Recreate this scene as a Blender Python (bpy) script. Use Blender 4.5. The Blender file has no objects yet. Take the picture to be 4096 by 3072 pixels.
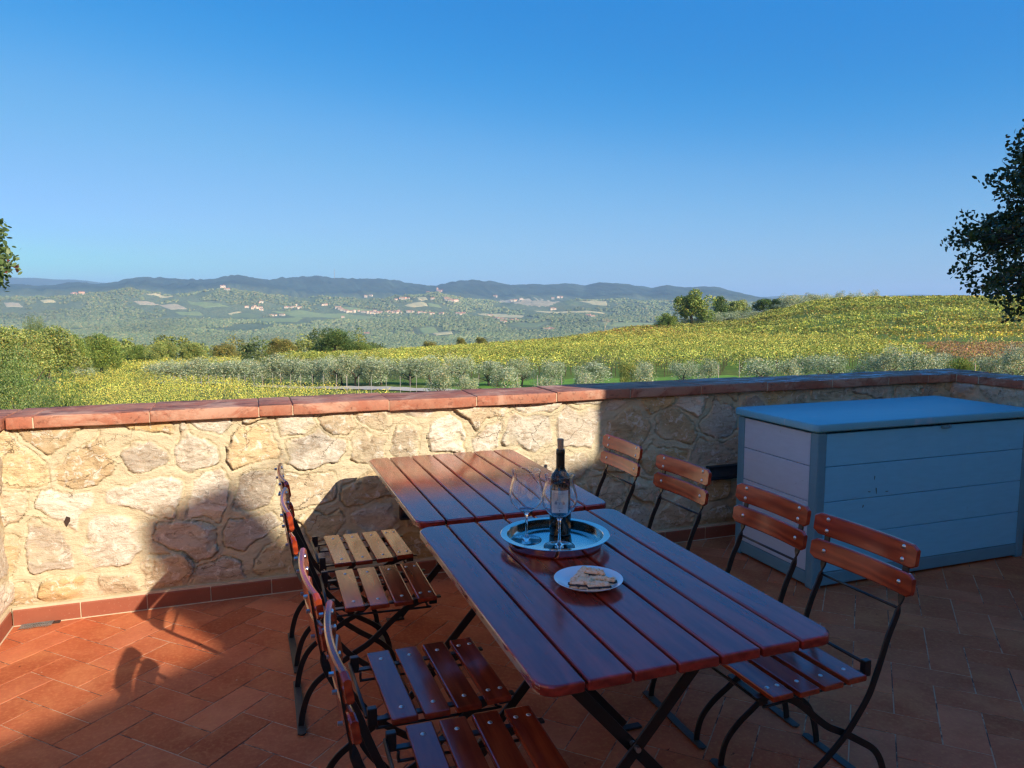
SUN_E, SKY_S, SKY_SAT, SKY_HUE, HAZE, HAZE_C, EXPO = 4.0, .10, 1.8, .5, 6.4e-5, (.36, .62, .92, 1), 0.80
import bpy, bmesh, math, random
import numpy as np
from mathutils import Vector, Matrix
random.seed(7); RNG = np.random.default_rng(7)
R = math.radians
SC = bpy.context.scene
COL = SC.collection

# ---------------------------------------------------------------- camera
F_PX, YAW, PITCH, ROLL, EYE = 2980.39, -0.340706, -0.110669, -0.002233, 1.56
fw = np.array([-math.sin(YAW)*math.cos(PITCH), math.cos(YAW)*math.cos(PITCH), math.sin(PITCH)])
r0 = np.array([math.cos(YAW), math.sin(YAW), 0.0]); u0 = np.cross(r0, fw)
rt = r0*math.cos(ROLL)+u0*math.sin(ROLL); up = -r0*math.sin(ROLL)+u0*math.cos(ROLL)
camd = bpy.data.cameras.new('camera'); cam = bpy.data.objects.new('camera', camd); COL.objects.link(cam)
M = Matrix(((rt[0], up[0], -fw[0], 0), (rt[1], up[1], -fw[1], 0), (rt[2], up[2], -fw[2], EYE), (0, 0, 0, 1)))
cam.matrix_world = M
camd.sensor_fit = 'HORIZONTAL'; camd.sensor_width = 36.0; camd.lens = 36.0*F_PX/4096
camd.clip_start = 0.05; camd.clip_end = 90000
SC.camera = cam

def ray(px, py):
    "direction through a point of the photograph; only used to survey where real things stand"
    return fw + rt*((px-2048)/F_PX) - up*((py-1536)/F_PX)
def azel(px, py):
    d = ray(px, py); return math.degrees(math.atan2(d[0], d[1])), math.degrees(math.atan2(d[2], math.hypot(d[0], d[1])))

# ---------------------------------------------------------------- noise (numpy)
def _hash(ix, iy, s):
    h = (ix.astype(np.int64)*374761393 + iy.astype(np.int64)*668265263 + s*1442695041) & 0xffffffff
    h = ((h ^ (h >> 13))*1274126177) & 0xffffffff
    return ((h ^ (h >> 16)) & 0xffffff)/float(0xffffff)
def vnoise(x, y, s=0):
    x = np.asarray(x, float); y = np.asarray(y, float)
    ix = np.floor(x); iy = np.floor(y); fx = x-ix; fy = y-iy
    fx = fx*fx*(3-2*fx); fy = fy*fy*(3-2*fy)
    a = _hash(ix, iy, s); b = _hash(ix+1, iy, s); c = _hash(ix, iy+1, s); d = _hash(ix+1, iy+1, s)
    return (a*(1-fx)+b*fx)*(1-fy)+(c*(1-fx)+d*fx)*fy
def fbm(x, y, s=0, o=5, g=.5):
    t = 0; a = 1; n = 0
    for i in range(o):
        t = t + a*vnoise(x*2**i, y*2**i, s+i*17); n += a; a *= g
    return t/n

# ---------------------------------------------------------------- objects
def tag(o, label=None, cat=None, group=None, kind=None):
    if label: o['label'] = label
    if cat: o['category'] = cat
    if group: o['group'] = group
    if kind: o['kind'] = kind
    return o
def empty(name, loc=(0, 0, 0), rz=0.0):
    o = bpy.data.objects.new(name, None); COL.objects.link(o)
    o.location = loc; o.rotation_euler = (0, 0, rz); o.empty_display_size = .1
    return o
def link(name, me, parent=None):
    o = bpy.data.objects.new(name, me); COL.objects.link(o)
    if parent is not None: o.parent = parent
    return o
def children(o): return [c for c in bpy.data.objects if c.parent == o]
def copy_tree(o, parent=None):
    c = o.copy(); COL.objects.link(c)
    if parent is not None: c.parent = parent
    for ch in children(o): copy_tree(ch, c)
    return c
def npmesh(name, V, Fc, mats, smooth=False, col=None, fmat=None):
    "V (n,3); Fc (m,k) array of equal faces or list; col per-vertex or per-face rgb -> attribute Col"
    me = bpy.data.meshes.new(name)
    if isinstance(Fc, np.ndarray):
        m, k = Fc.shape
        me.vertices.add(len(V)); me.vertices.foreach_set('co', np.asarray(V, np.float32).ravel())
        me.loops.add(m*k); me.loops.foreach_set('vertex_index', Fc.astype(np.int32).ravel())
        me.polygons.add(m); me.polygons.foreach_set('loop_start', np.arange(0, m*k, k, dtype=np.int32))
        me.polygons.foreach_set('loop_total', np.full(m, k, np.int32))
    else:
        me.from_pydata([tuple(map(float, v)) for v in V], [], [tuple(f) for f in Fc])
    for mt in (mats if isinstance(mats, (list, tuple)) else [mats]): me.materials.append(mt)
    if fmat is not None: me.polygons.foreach_set('material_index', np.asarray(fmat, np.int32))
    me.update(calc_edges=True)
    if col is not None:
        c = np.asarray(col, float)
        dom = 'POINT' if len(c) == len(V) else 'FACE'
        at = me.color_attributes.new('Col', 'FLOAT_COLOR', 'POINT' if dom == 'POINT' else 'CORNER')
        if dom == 'FACE': c = np.repeat(c, Fc.shape[1], axis=0)
        at.data.foreach_set('color', np.hstack([c, np.ones((len(c), 1))]).astype(np.float32).ravel())
    if smooth: me.polygons.foreach_set('use_smooth', np.ones(len(me.polygons), bool))
    if not smooth: me.shade_flat()
    me.validate(); me.update()
    return me

class MB:
    "collects shapes into ONE mesh"
    def __init__(s): s.v = []; s.f = []; s.m = []
    def add(s, V, Fs, m=0):
        n = len(s.v); s.v += [tuple(map(float, p)) for p in V]; s.f += [tuple(i+n for i in f) for f in Fs]; s.m += [m]*len(Fs); return s
    def box(s, c, d, m=0, rot=None, bev=0.0):
        x, y, z = d[0]/2, d[1]/2, d[2]/2
        if bev > 0:
            b = min(bev, x*.9, y*.9, z*.9)
            bm = bmesh.new(); bmesh.ops.create_cube(bm, size=1)
            bmesh.ops.scale(bm, vec=d, verts=bm.verts)
            bmesh.ops.bevel(bm, geom=bm.edges[:], offset=b, segments=2, profile=.6, affect='EDGES')
            V = [v.co.copy() for v in bm.verts]; Fs = [[v.index for v in f.verts] for f in bm.faces]; bm.free()
        else:
            V = [Vector(p) for p in ((-x,-y,-z),(x,-y,-z),(x,y,-z),(-x,y,-z),(-x,-y,z),(x,-y,z),(x,y,z),(-x,y,z))]
            Fs = [(0,3,2,1),(4,5,6,7),(0,1,5,4),(1,2,6,5),(2,3,7,6),(3,0,4,7)]
        if rot is not None: V = [rot @ v for v in V]
        return s.add([(v[0]+c[0], v[1]+c[1], v[2]+c[2]) for v in V], Fs, m)
    def loft(s, secs, m=0, cap=True, closed=True):
        n = len(secs[0]); V = [p for q in secs for p in q]; Fs = []
        for i in range(len(secs)-1):
            for j in range(n if closed else n-1):
                k = (j+1) % n; Fs.append((i*n+j, i*n+k, (i+1)*n+k, (i+1)*n+j))
        if cap: Fs.append(tuple(range(n))[::-1]); Fs.append(tuple((len(secs)-1)*n+j for j in range(n)))
        return s.add(V, Fs, m)
    def tube(s, pts, rad, m=0, n=8, cap=True):
        pts = [Vector(p) for p in pts]; secs = []; prev = None
        rad = rad if isinstance(rad, (list, tuple)) else [rad]*len(pts)
        for i, p in enumerate(pts):
            t = (pts[min(i+1, len(pts)-1)]-pts[max(i-1, 0)]).normalized()
            a = prev if prev is not None else (Vector((0, 0, 1)) if abs(t.z) < .9 else Vector((1, 0, 0)))
            x = (a - t*a.dot(t)).normalized(); y = t.cross(x); prev = x
            secs.append([p+(x*math.cos(2*math.pi*k/n)+y*math.sin(2*math.pi*k/n))*rad[i] for k in range(n)])
        return s.loft(secs, m, cap)
    def lathe(s, prof, m=0, n=48, c=(0, 0, 0), closed=False):
        V = []; Fs = []; k = len(prof)
        for j in range(n):
            a = 2*math.pi*j/n
            V += [(c[0]+r*math.cos(a), c[1]+r*math.sin(a), c[2]+z) for r, z in prof]
        for j in range(n):
            j2 = (j+1) % n
            for i in range(k if closed else k-1):
                i2 = (i+1) % k
                q = (j*k+i, j2*k+i, j2*k+i2, j*k+i2)
                Fs.append(q)
        return s.add(V, Fs, m)
    def build(s, name, mats, parent=None, smooth=False, auto=None, bev=0, weld=True):
        me = bpy.data.meshes.new(name); me.from_pydata(s.v, [], s.f)
        for mt in (mats if isinstance(mats, (list, tuple)) else [mats]): me.materials.append(mt)
        me.polygons.foreach_set('material_index', s.m)
        bm = bmesh.new(); bm.from_mesh(me)
        if weld: bmesh.ops.remove_doubles(bm, verts=bm.verts, dist=1e-6)
        bmesh.ops.recalc_face_normals(bm, faces=bm.faces)
        if bev: bmesh.ops.bevel(bm, geom=[e for e in bm.edges if len(e.link_faces) == 2 and e.calc_face_angle(0) > .6], offset=bev, segments=2, profile=.6, affect='EDGES')
        bm.to_mesh(me); bm.free()
        if smooth or auto:
            me.polygons.foreach_set('use_smooth', [True]*len(me.polygons))
            if auto:
                me.set_sharp_from_angle(angle=R(auto))
        me.update()
        return link(name, me, parent)

def catmull(pts, n=8):
    P = [Vector(p) for p in pts]; P = [P[0]*2-P[1]]+P+[P[-1]*2-P[-2]]; out = []
    for i in range(1, len(P)-2):
        for k in range(n):
            t = k/n; a, b, c, d = P[i-1], P[i], P[i+1], P[i+2]
            out.append(.5*((2*b)+(c-a)*t+(2*a-5*b+4*c-d)*t*t+(3*b-a-3*c+d)*t**3))
    out.append(P[-2]); return out

# ---------------------------------------------------------------- materials
class G:
    def __init__(s, name):
        s.mat = bpy.data.materials.new(name); s.mat.use_nodes = True; s.nt = s.mat.node_tree; s.nt.nodes.clear()
        s.out = s.n('ShaderNodeOutputMaterial')
    def n(s, t, **k):
        nd = s.nt.nodes.new(t)
        for a, b in k.items(): setattr(nd, a, b)
        return nd
    def l(s, a, b): s.nt.links.new(a, b)
    def set(s, nd, key, v):
        if isinstance(v, bpy.types.NodeSocket): s.l(v, nd.inputs[key])
        elif v is not None:
            if isinstance(v, (tuple, list)) and len(v) == 3 and nd.inputs[key].type == 'RGBA': v = (*v, 1)
            nd.inputs[key].default_value = v
    def coord(s, kind='Object', scale=(1, 1, 1), loc=(0, 0, 0), rot=(0, 0, 0)):
        c = s.n('ShaderNodeTexCoord'); m = s.n('ShaderNodeMapping'); s.l(c.outputs[kind], m.inputs['Vector'])
        m.inputs['Scale'].default_value = scale; m.inputs['Location'].default_value = loc; m.inputs['Rotation'].default_value = rot
        return m.outputs[0]
    def noise(s, vec, scale, detail=5, rough=.55, dist=0.0, out='Fac'):
        t = s.n('ShaderNodeTexNoise'); s.l(vec, t.inputs['Vector']); s.set(t, 'Scale', scale); s.set(t, 'Detail', detail); s.set(t, 'Roughness', rough); s.set(t, 'Distortion', dist)
        return t.outputs[out]
    def voro(s, vec, scale, feature='F1', out='Distance', rnd=1.0):
        t = s.n('ShaderNodeTexVoronoi'); t.feature = feature; s.l(vec, t.inputs['Vector']); s.set(t, 'Scale', scale); s.set(t, 'Randomness', rnd); return t.outputs[out]
    def ramp(s, f, stops, interp='LINEAR'):
        r = s.n('ShaderNodeValToRGB'); s.l(f, r.inputs[0]); e = r.color_ramp; e.interpolation = interp
        while len(e.elements) < len(stops): e.elements.new(.5)
        for i, (p, c) in enumerate(stops):
            e.elements[i].position = p; e.elements[i].color = (*c, 1) if not isinstance(c, (int, float)) else (c, c, c, 1)
        return r.outputs[0]
    def mix(s, f, a, b, mode='MIX'):
        m = s.n('ShaderNodeMix'); m.data_type = 'RGBA'; m.blend_type = mode
        s.set(m, 0, f); s.set(m, 6, a); s.set(m, 7, b); return m.outputs[2]
    def math(s, op, a, b=None, clamp=False):
        m = s.n('ShaderNodeMath'); m.operation = op; m.use_clamp = clamp; s.set(m, 0, a)
        if b is not None: s.set(m, 1, b)
        return m.outputs[0]
    def attr(s, name='Col', out='Color'):
        a = s.n('ShaderNodeAttribute'); a.attribute_name = name; return a.outputs[out]
    def bump(s, h, strength=.3, dist=.01, normal=None):
        b = s.n('ShaderNodeBump'); s.set(b, 'Height', h); s.set(b, 'Strength', strength); s.set(b, 'Distance', dist)
        if normal is not None: s.l(normal, b.inputs['Normal'])
        return b.outputs[0]
    def pbr(s, col, rough=.6, metal=0.0, spec=.5, coat=0.0, coatr=.1, nrm=None, trans=0.0, ior=1.5, alpha=1.0):
        p = s.n('ShaderNodeBsdfPrincipled'); s.set(p, 'Base Color', col); s.set(p, 'Roughness', rough); s.set(p, 'Metallic', metal)
        s.set(p, 'Specular IOR Level', spec); s.set(p, 'Coat Weight', coat); s.set(p, 'Coat Roughness', coatr); s.set(p, 'Transmission Weight', trans); s.set(p, 'IOR', ior)
        if nrm is not None: s.l(nrm, p.inputs['Normal'])
        s.l(p.outputs[0], s.out.inputs[0]); return p
def simple(name, col, rough=.6, var=.15, scale=30, bump=.1, bdist=.002, **k):
    g = G(name); v = g.coord(); n = g.noise(v, scale, 6)
    c = g.mix(n, tuple(x*(1-var) for x in col), tuple(min(1, x*(1+var)) for x in col))
    g.pbr(c, rough, nrm=g.bump(g.noise(v, scale*3, 5), bump, bdist) if bump else None, **k); return g.mat
# ---------------------------------------------------------------- materials of the terrace
def mat_lacquer(name, base, dark, coat=1.0, edgewear=False):
    g = G(name); v = g.coord(scale=(34, 2.2, 34))
    w = g.noise(v, 1.0, 8, .6, 1.2); f = g.noise(g.coord(scale=(160, 5, 160)), 1.0, 4, .6)
    ring = g.n('ShaderNodeTexWave'); ring.wave_type = 'RINGS'; g.l(g.coord(scale=(1.0, .16, 1.0)), ring.inputs['Vector'])
    g.set(ring, 'Scale', 9.0); g.set(ring, 'Distortion', 9.0); g.set(ring, 'Detail', 3.0); g.set(ring, 'Detail Scale', 1.5)
    k = g.math('ADD', g.math('MULTIPLY', w, .6), g.math('MULTIPLY', ring.outputs['Fac'], .28)); k = g.math('ADD', k, g.math('MULTIPLY', f, .18))
    c = g.ramp(k, [(.36, dark), (.56, base), (.72, tuple(x*1.3 for x in base))])
    if edgewear:      # the long side rubbed down to bare wood
        ge = g.n('ShaderNodeNewGeometry'); sx = g.n('ShaderNodeSeparateXYZ'); g.l(ge.outputs['Normal'], sx.inputs[0])
        so = g.n('ShaderNodeSeparateXYZ'); g.l(g.coord(), so.inputs[0])
        m = g.math('MULTIPLY', g.math('LESS_THAN', sx.outputs[0], -.5), g.math('LESS_THAN', so.outputs[0], -.384))
        nz = g.ramp(g.noise(g.coord(scale=(40, 9, 60)), 1.0, 6, .7), [(.42, 0.0), (.5, 1.0)])
        c = g.mix(g.math('MULTIPLY', m, nz), c, (.52, .36, .2))
    bn = g.bump(g.noise(g.coord(scale=(60, 3, 60)), 1, 5), .06, .004)
    dn = g.noise(g.coord(scale=(3, 3, 3)), 1.0, 3)
    rr = g.ramp(g.noise(g.coord(scale=(7, 4, 7)), 1.0, 6, .7), [(.3, .09), (.75, .24)])
    pb = g.pbr(c, rr, coat=coat*.35, coatr=rr, spec=.62, nrm=bn); g.set(pb, 'Specular Tint', (1.0, .62, 1.0))
    for n_ in g.nt.nodes:
        if n_.type == 'BSDF_PRINCIPLED':
            g.l(g.bump(dn, .10, .02, None), n_.inputs['Coat Normal']); g.set(n_, 'Coat IOR', 1.55)
    return g.mat
M_TABLE = mat_lacquer('table_lacquer', (.27, .030, .016), (.19, .018, .010), edgewear=True)
M_SLAT = mat_lacquer('slat_lacquer', (.33, .048, .014), (.23, .028, .010))
M_IRON = simple('black_iron', (.012, .012, .014), .38, .3, 60, .15, .001, spec=.6)
M_FEET = simple('scuffed_iron', (.05, .045, .035), .5, .5, 80, .2, .001, spec=.5)
M_BOLT = simple('zinc_bolt', (.62, .62, .64), .28, .1, 200, .1, .0005, metal=1.0)

def mat_floor():
    g = G('terracotta_tile'); v = g.coord(); a = g.attr()
    n1 = g.noise(v, 5.0, 6, .6); n2 = g.noise(v, 60.0, 5, .65)
    c = g.mix(g.ramp(n1, [(.35, .0), (.7, .5)]), a, (.30, .055, .018))
    c = g.mix(g.ramp(n2, [(.48, .0), (.75, .5)]), c, (.70, .27, .10)); c = g.mix(g.ramp(g.noise(v, 2.4, 6, .7, .5), [(.5, 0.0), (.66, .35)]), c, (.72, .28, .11))
    spots = g.ramp(g.noise(g.coord(scale=(1, 1.9, 1)), 26, 6, .7, .6), [(.665, 0.0), (.70, 1.0)])
    area = g.ramp(g.noise(v, 1.1, 3), [(.38, 0.0), (.55, 1.0)])
    c = g.mix(g.math('MULTIPLY', spots, area), c, (.035, .014, .01))
    chips = g.ramp(g.voro(g.coord(scale=(1, 1, 1)), 9.0), [(.028, 1.0), (.04, 0.0)])
    c = g.mix(g.math('MULTIPLY', chips, .7), c, (.6, .42, .3))
    b = g.bump(g.noise(v, 130, 6, .6), .25, .0015)
    b = g.bump(g.noise(v, 9, 3), .12, .004, b)
    wet = g.ramp(g.noise(v, .9, 3), [(.4, .62), (.62, .42)])
    g.pbr(c, wet, spec=.05, nrm=b); return g.mat
M_TILE = mat_floor()
M_GROUT = simple('pale_grout', (.60, .48, .31), .9, .25, 40, .3, .002)
def mat_cap():
    g = G('terracotta_cap'); v = g.coord(); a = g.attr()
    n1 = g.noise(v, 6, 7, .65, .4); n2 = g.noise(v, 45, 6, .6)
    c = g.mix(g.ramp(n1, [(.42, 0.0), (.62, .75)]), a, (.46, .23, .14))
    c = g.mix(g.ramp(n2, [(.56, 0.0), (.7, .7)]), c, (.12, .04, .024)); c = g.mix(g.ramp(g.noise(g.coord(scale=(1, 1, 1.6)), 3.2, 7, .7, .7), [(.52, 0.0), (.6, .6)]), c, (.60, .36, .24))
    ge = g.n('ShaderNodeNewGeometry'); sx = g.n('ShaderNodeSeparateXYZ'); g.l(ge.outputs['Normal'], sx.inputs[0])
    top = g.ramp(sx.outputs[2], [(.4, 0.0), (.8, 1.0)])
    stain = g.ramp(g.noise(g.coord(scale=(2.2, 9, 1)), 1.6, 7, .7, .8), [(.5, 0.0), (.62, .8)])
    c = g.mix(g.math('MULTIPLY', top, stain), c, (.07, .028, .02))
    # bird lime and dried water on the far stretch
    so = g.n('ShaderNodeSeparateXYZ'); g.l(g.coord(), so.inputs[0])
    far = g.ramp(so.outputs[0], [(0.0, 0.0), (1.0, 1.0)]); 
    m = g.n('ShaderNodeMapRange'); g.l(so.outputs[0], m.inputs[0]); m.inputs[1].default_value = 2.6; m.inputs[2].default_value = 3.2
    lime = g.ramp(g.noise(g.coord(scale=(2.4, 14, 1)), 1.9, 7, .75, .5), [(.53, 0.0), (.58, 1.0)])
    c = g.mix(g.math('MULTIPLY', g.math('MULTIPLY', top, m.outputs[0]), lime), c, (.62, .62, .64))
    b = g.bump(g.noise(v, 70, 6, .65), .5, .003); b = g.bump(g.noise(v, 9, 4), .5, .012, b)
    g.pbr(c, .7, spec=.35, nrm=b); return g.mat
M_CAP = mat_cap()
M_SKIRT = mat_cap.__call__() if False else None
def mat_skirt():
    g = G('terracotta_skirting'); v = g.coord(); n = g.noise(v, 8, 6)
    c = g.mix(n, (.25, .068, .035), (.36, .115, .062)); c = g.mix(g.ramp(g.noise(v, 90, 5), [(.62, 0.0), (.8, .5)]), c, (.5, .3, .2))
    g.pbr(c, .6, spec=.3, nrm=g.bump(g.noise(v, 90, 5), .2, .002)); return g.mat
M_SKIRT = mat_skirt()
def mat_stone():
    g = G('rubble_stone'); v = g.coord(); a = g.attr('Col'); mo = g.attr('Mort', 'Fac')
    n1 = g.noise(v, 11, 8, .68, .5); n2 = g.noise(v, 70, 7, .65); n3 = g.noise(g.coord(scale=(2, 2, 5)), 3.5, 7, .7, 1.8)
    st = g.mix(g.ramp(n1, [(.35, 0.0), (.7, .6)]), a, g.mix(.5, a, (.62, .5, .33)))
    st = g.mix(g.ramp(n3, [(.5, 0.0), (.64, .55)]), st, (.30, .19, .09))
    st = g.mix(g.ramp(g.noise(v, 22, 8, .72, .8), [(.55, 0.0), (.60, .65)]), st, (.84, .79, .66))
    st = g.mix(g.ramp(g.noise(v, 36, 7, .7, .6), [(.58, 0.0), (.66, .6)]), st, (.18, .13, .08))
    mt = g.mix(g.noise(v, 50, 6, .7), (.54, .44, .27), (.76, .65, .43))
    vc = g.n('ShaderNodeTexVoronoi'); vc.feature = 'DISTANCE_TO_EDGE'; mxv = g.n('ShaderNodeMix'); mxv.data_type = 'VECTOR'; g.set(mxv, 0, .16); g.l(g.coord(scale=(1, 1, 1.7)), mxv.inputs[4]); g.l(g.noise(v, 6, 5, .7, 0, 'Color'), mxv.inputs[5]); g.l(mxv.outputs[1], vc.inputs['Vector']); g.set(vc, 'Scale', 3.6)
    cr = g.math('MULTIPLY', g.ramp(vc.outputs['Distance'], [(.0, 1.0), (.009, 0.0)]), g.ramp(g.noise(v, 3.3, 3), [(.47, 0.0), (.54, 1.0)]))
    st = g.mix(g.math('MULTIPLY', cr, .75), st, (.16, .11, .06))
    c = g.mix(mo, st, mt)
    w1 = g.noise(g.coord(scale=(1, 1, 2.2)), 12, 9, .72, 1.2)
    b = g.bump(g.math('SUBTRACT', w1, g.math('MULTIPLY', cr, .5)), .7, .022); b = g.bump(n2, .5, .006, b)
    b = g.bump(g.noise(g.coord(scale=(20, 20, 70), rot=(0, .5, 0)), 1.0, 5, .6, .8), .35, .006, b)
    g.pbr(c, .88, spec=.25, nrm=b); return g.mat
M_STONE = mat_stone()
M_PLASTER = simple('house_plaster', (.90, .56, .32), .9, .15, 6, .3, .01)
M_ROOF = simple('roof_tile', (.3, .13, .07), .85, .3, 12, .6, .03)

def mat_box(name, col, line=True):
    g = G(name); v = g.coord(scale=(1, 1, 1))
    n = g.noise(g.coord(scale=(9, 9, 45)), 1, 6); c = g.mix(n, tuple(x*.9 for x in col), tuple(x*1.08 for x in col))
    d = g.ramp(g.noise(v, 5.5, 6, .7, .3), [(.66, 0.0), (.74, .55)]); c = g.mix(d, c, tuple(x*.45 for x in col))
    g.pbr(c, .5, spec=.4, nrm=g.bump(g.noise(g.coord(scale=(60, 60, 160)), 1, 4), .15, .002)); return g.mat
M_BOXSKYTINT = mat_box('storage_panel_sky_tint', (.20, .58, .80)); M_BOXBOUNCETINT = mat_box('storage_side_bounce_tint', (.50, .60, .70)); M_BOXFRAME = mat_box('storage_frame', (.13, .30, .38))  # front bluer, side paler: each side's skylight and bounce put into its colour
def mat_lid():
    g = G('storage_lid'); v = g.coord(); n = g.noise(g.coord(scale=(1, 3, 1)), 2.5, 6, .6, .5)
    c = g.mix(n, (.12, .36, .44), (.18, .44, .51))
    st = g.ramp(g.noise(g.coord(scale=(1.3, 11, 1)), 1.7, 5, .6), [(.62, 0.0), (.66, .7)]); c = g.mix(st, c, (.34, .42, .48))
    g.pbr(c, .42, spec=.6, nrm=g.bump(g.noise(v, 160, 3), .15, .001)); return g.mat
M_LID = mat_lid()
M_STEEL = None
def mat_steel():
    g = G('brushed_steel'); v = g.coord(); n = g.noise(g.coord(scale=(12, 12, 12)), 1, 5)
    g.pbr(g.mix(n, (.62, .61, .57), (.74, .73, .7)), g.ramp(n, [(.3, .10), (.8, .2)]), metal=1.0); return g.mat
M_STEEL = mat_steel()
def mat_glass(name, col=(1, 1, 1), rough=0.0, ior=1.45):
    g = G(name); b = g.n('ShaderNodeBsdfGlass'); g.set(b, 'Color', col); g.set(b, 'Roughness', rough); g.set(b, 'IOR', ior); g.l(b.outputs[0], g.out.inputs[0]); return g.mat
M_GLASS = mat_glass('clear_glass', (1, 1, 1), ior=1.5)
g = G('bottle_glass'); g.pbr((.004, .006, .005), .05, spec=.45); M_BOTTLE = g.mat
g = G('bottle_foil'); g.pbr(g.mix(g.noise(g.coord(), 90, 3), (.006, .008, .006), (.014, .018, .012)), .3, spec=.6); M_FOIL = g.mat
M_LABEL = simple('label_paper', (.92, .90, .82), .7, .04, 60, .05, .0005)
M_INK = simple('label_ink', (.10, .10, .12), .7, .1, 60, 0)
M_INKPALE = simple('label_ink_pale', (.30, .32, .34), .7, .15, 200, 0)
M_CORK = simple('cork', (.42, .29, .17), .85, .35, 260, .3, .001)
g = G('porcelain'); g.pbr((.78, .79, .80), .12, spec=.6, coat=.6, coatr=.03); M_PLATE = g.mat
def mat_pastry():
    g = G('pastry_crust'); v = g.coord(); n = g.noise(v, 90, 6, .65); m = g.noise(v, 30, 5)
    c = g.ramp(n, [(.34, (.60, .24, .08)), (.46, (1.0, .58, .32)), (.7, (1.0, .74, .54))]); c = g.mix(g.ramp(m, [(.58, 0.0), (.7, .5)]), c, (.38, .17, .05))
    g.pbr(c, .7, spec=.3, nrm=g.bump(n, .6, .003)); return g.mat
M_CRUST = mat_pastry()
M_JAM = simple('dark_jam', (.02, .006, .008), .2, .3, 200, .5, .002, spec=.7)
M_LAMPBODY = simple('wall_lamp_body', (.02, .022, .025), .5, .2, 40, .1, .001)
g = G('wall_lamp_glass'); g.pbr(g.mix(g.noise(g.coord(), 40, 3), (.05, .06, .07), (.11, .12, .13)), .12, spec=.6); M_LAMPGLASS = g.mat
M_MESH = simple('wire_mesh', (.32, .31, .28), .45, .3, 80, .1, .001, metal=.7)
M_HOLE = simple('dark_hollow', (.05, .028, .018), .9, .4, 50, .4, .004)
# ---------------------------------------------------------------- terrace floor (herringbone, laid at 45 degrees)
WX0, WX1, WY = -1.125, 4.881, 4.084
def build_floor():
    V = []; Fs = []; C = []; T = .15; s2 = math.sqrt(.5); g2 = .0022; ch = .0013
    rs = random.Random(3)
    for i in range(-45, 70):
        for j in range(-50, 50):
            k = (i-j) % 4
            if k == 2: w, h = 2, 1
            elif k == 1: w, h = 1, 2
            else: continue
            a0, b0 = (i+.26)*T, (j-.05)*T
            ac, bc = a0+w*T/2, b0+h*T/2
            cx, cy = (ac-bc)*s2, (ac+bc)*s2
            if not (WX0-.12 < cx < WX1+.12 and -4.5 < cy < WY+.1): continue
            zt = rs.uniform(-.0006, .0006); tx, ty = rs.gauss(0, .0018), rs.gauss(0, .0018)
            hw, hh = w*T/2-g2, h*T/2-g2
            n = len(V); jw = lambda: rs.uniform(-.0008, .0008)
            for (q, dz) in ((ch, 0), (0, -ch), (0, -.02)):
                for (sa, sb) in ((-1, -1), (1, -1), (1, 1), (-1, 1)):
                    a = ac+sa*(hw-q); b = bc+sb*(hh-q)
                    V.append(((a-b)*s2, (a+b)*s2, zt+dz+(a-ac)*tx+(b-bc)*ty))
            Fs.append((n, n+1, n+2, n+3))
            for e in range(4):
                f = (e+1) % 4; Fs.append((n+4+e, n+4+f, n+f, n+e)); Fs.append((n+8+e, n+8+f, n+4+f, n+4+e))
            t = rs.random(); d = rs.uniform(.84, 1.1)
            c = np.array([.50, .130, .054])*(1-t)+np.array([.60, .185, .088])*t
            C += [c*d]*9
    Fa = np.array(Fs)
    me = npmesh('terrace_floor', np.array(V), Fa, [M_TILE, M_GROUTD], col=np.array(C))
    o = link('terrace_floor', me); tag(o, kind='structure')
    b = MB().box((1.88, -.2, -.06), (6.6, 8.9, .1168)); q = b.build('terrace_grout', M_GROUTD); tag(q, kind='structure')
    b = MB().box((1.88, -.2, -2.2), (7.2, 9.2, 4.16)); q = b.build('terrace_base', M_PLASTER); tag(q, kind='structure')
g = G('floor_grout'); v = g.coord(); c = g.mix(g.ramp(g.noise(v, 7, 5, .7), [(.48, 0.0), (.56, 1.0)]), (.50, .30, .18), (.12, .06, .04))
g.pbr(c, .9, nrm=g.bump(g.noise(v, 120, 4), .3, .002)); M_GROUTD = g.mat
build_floor()

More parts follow.
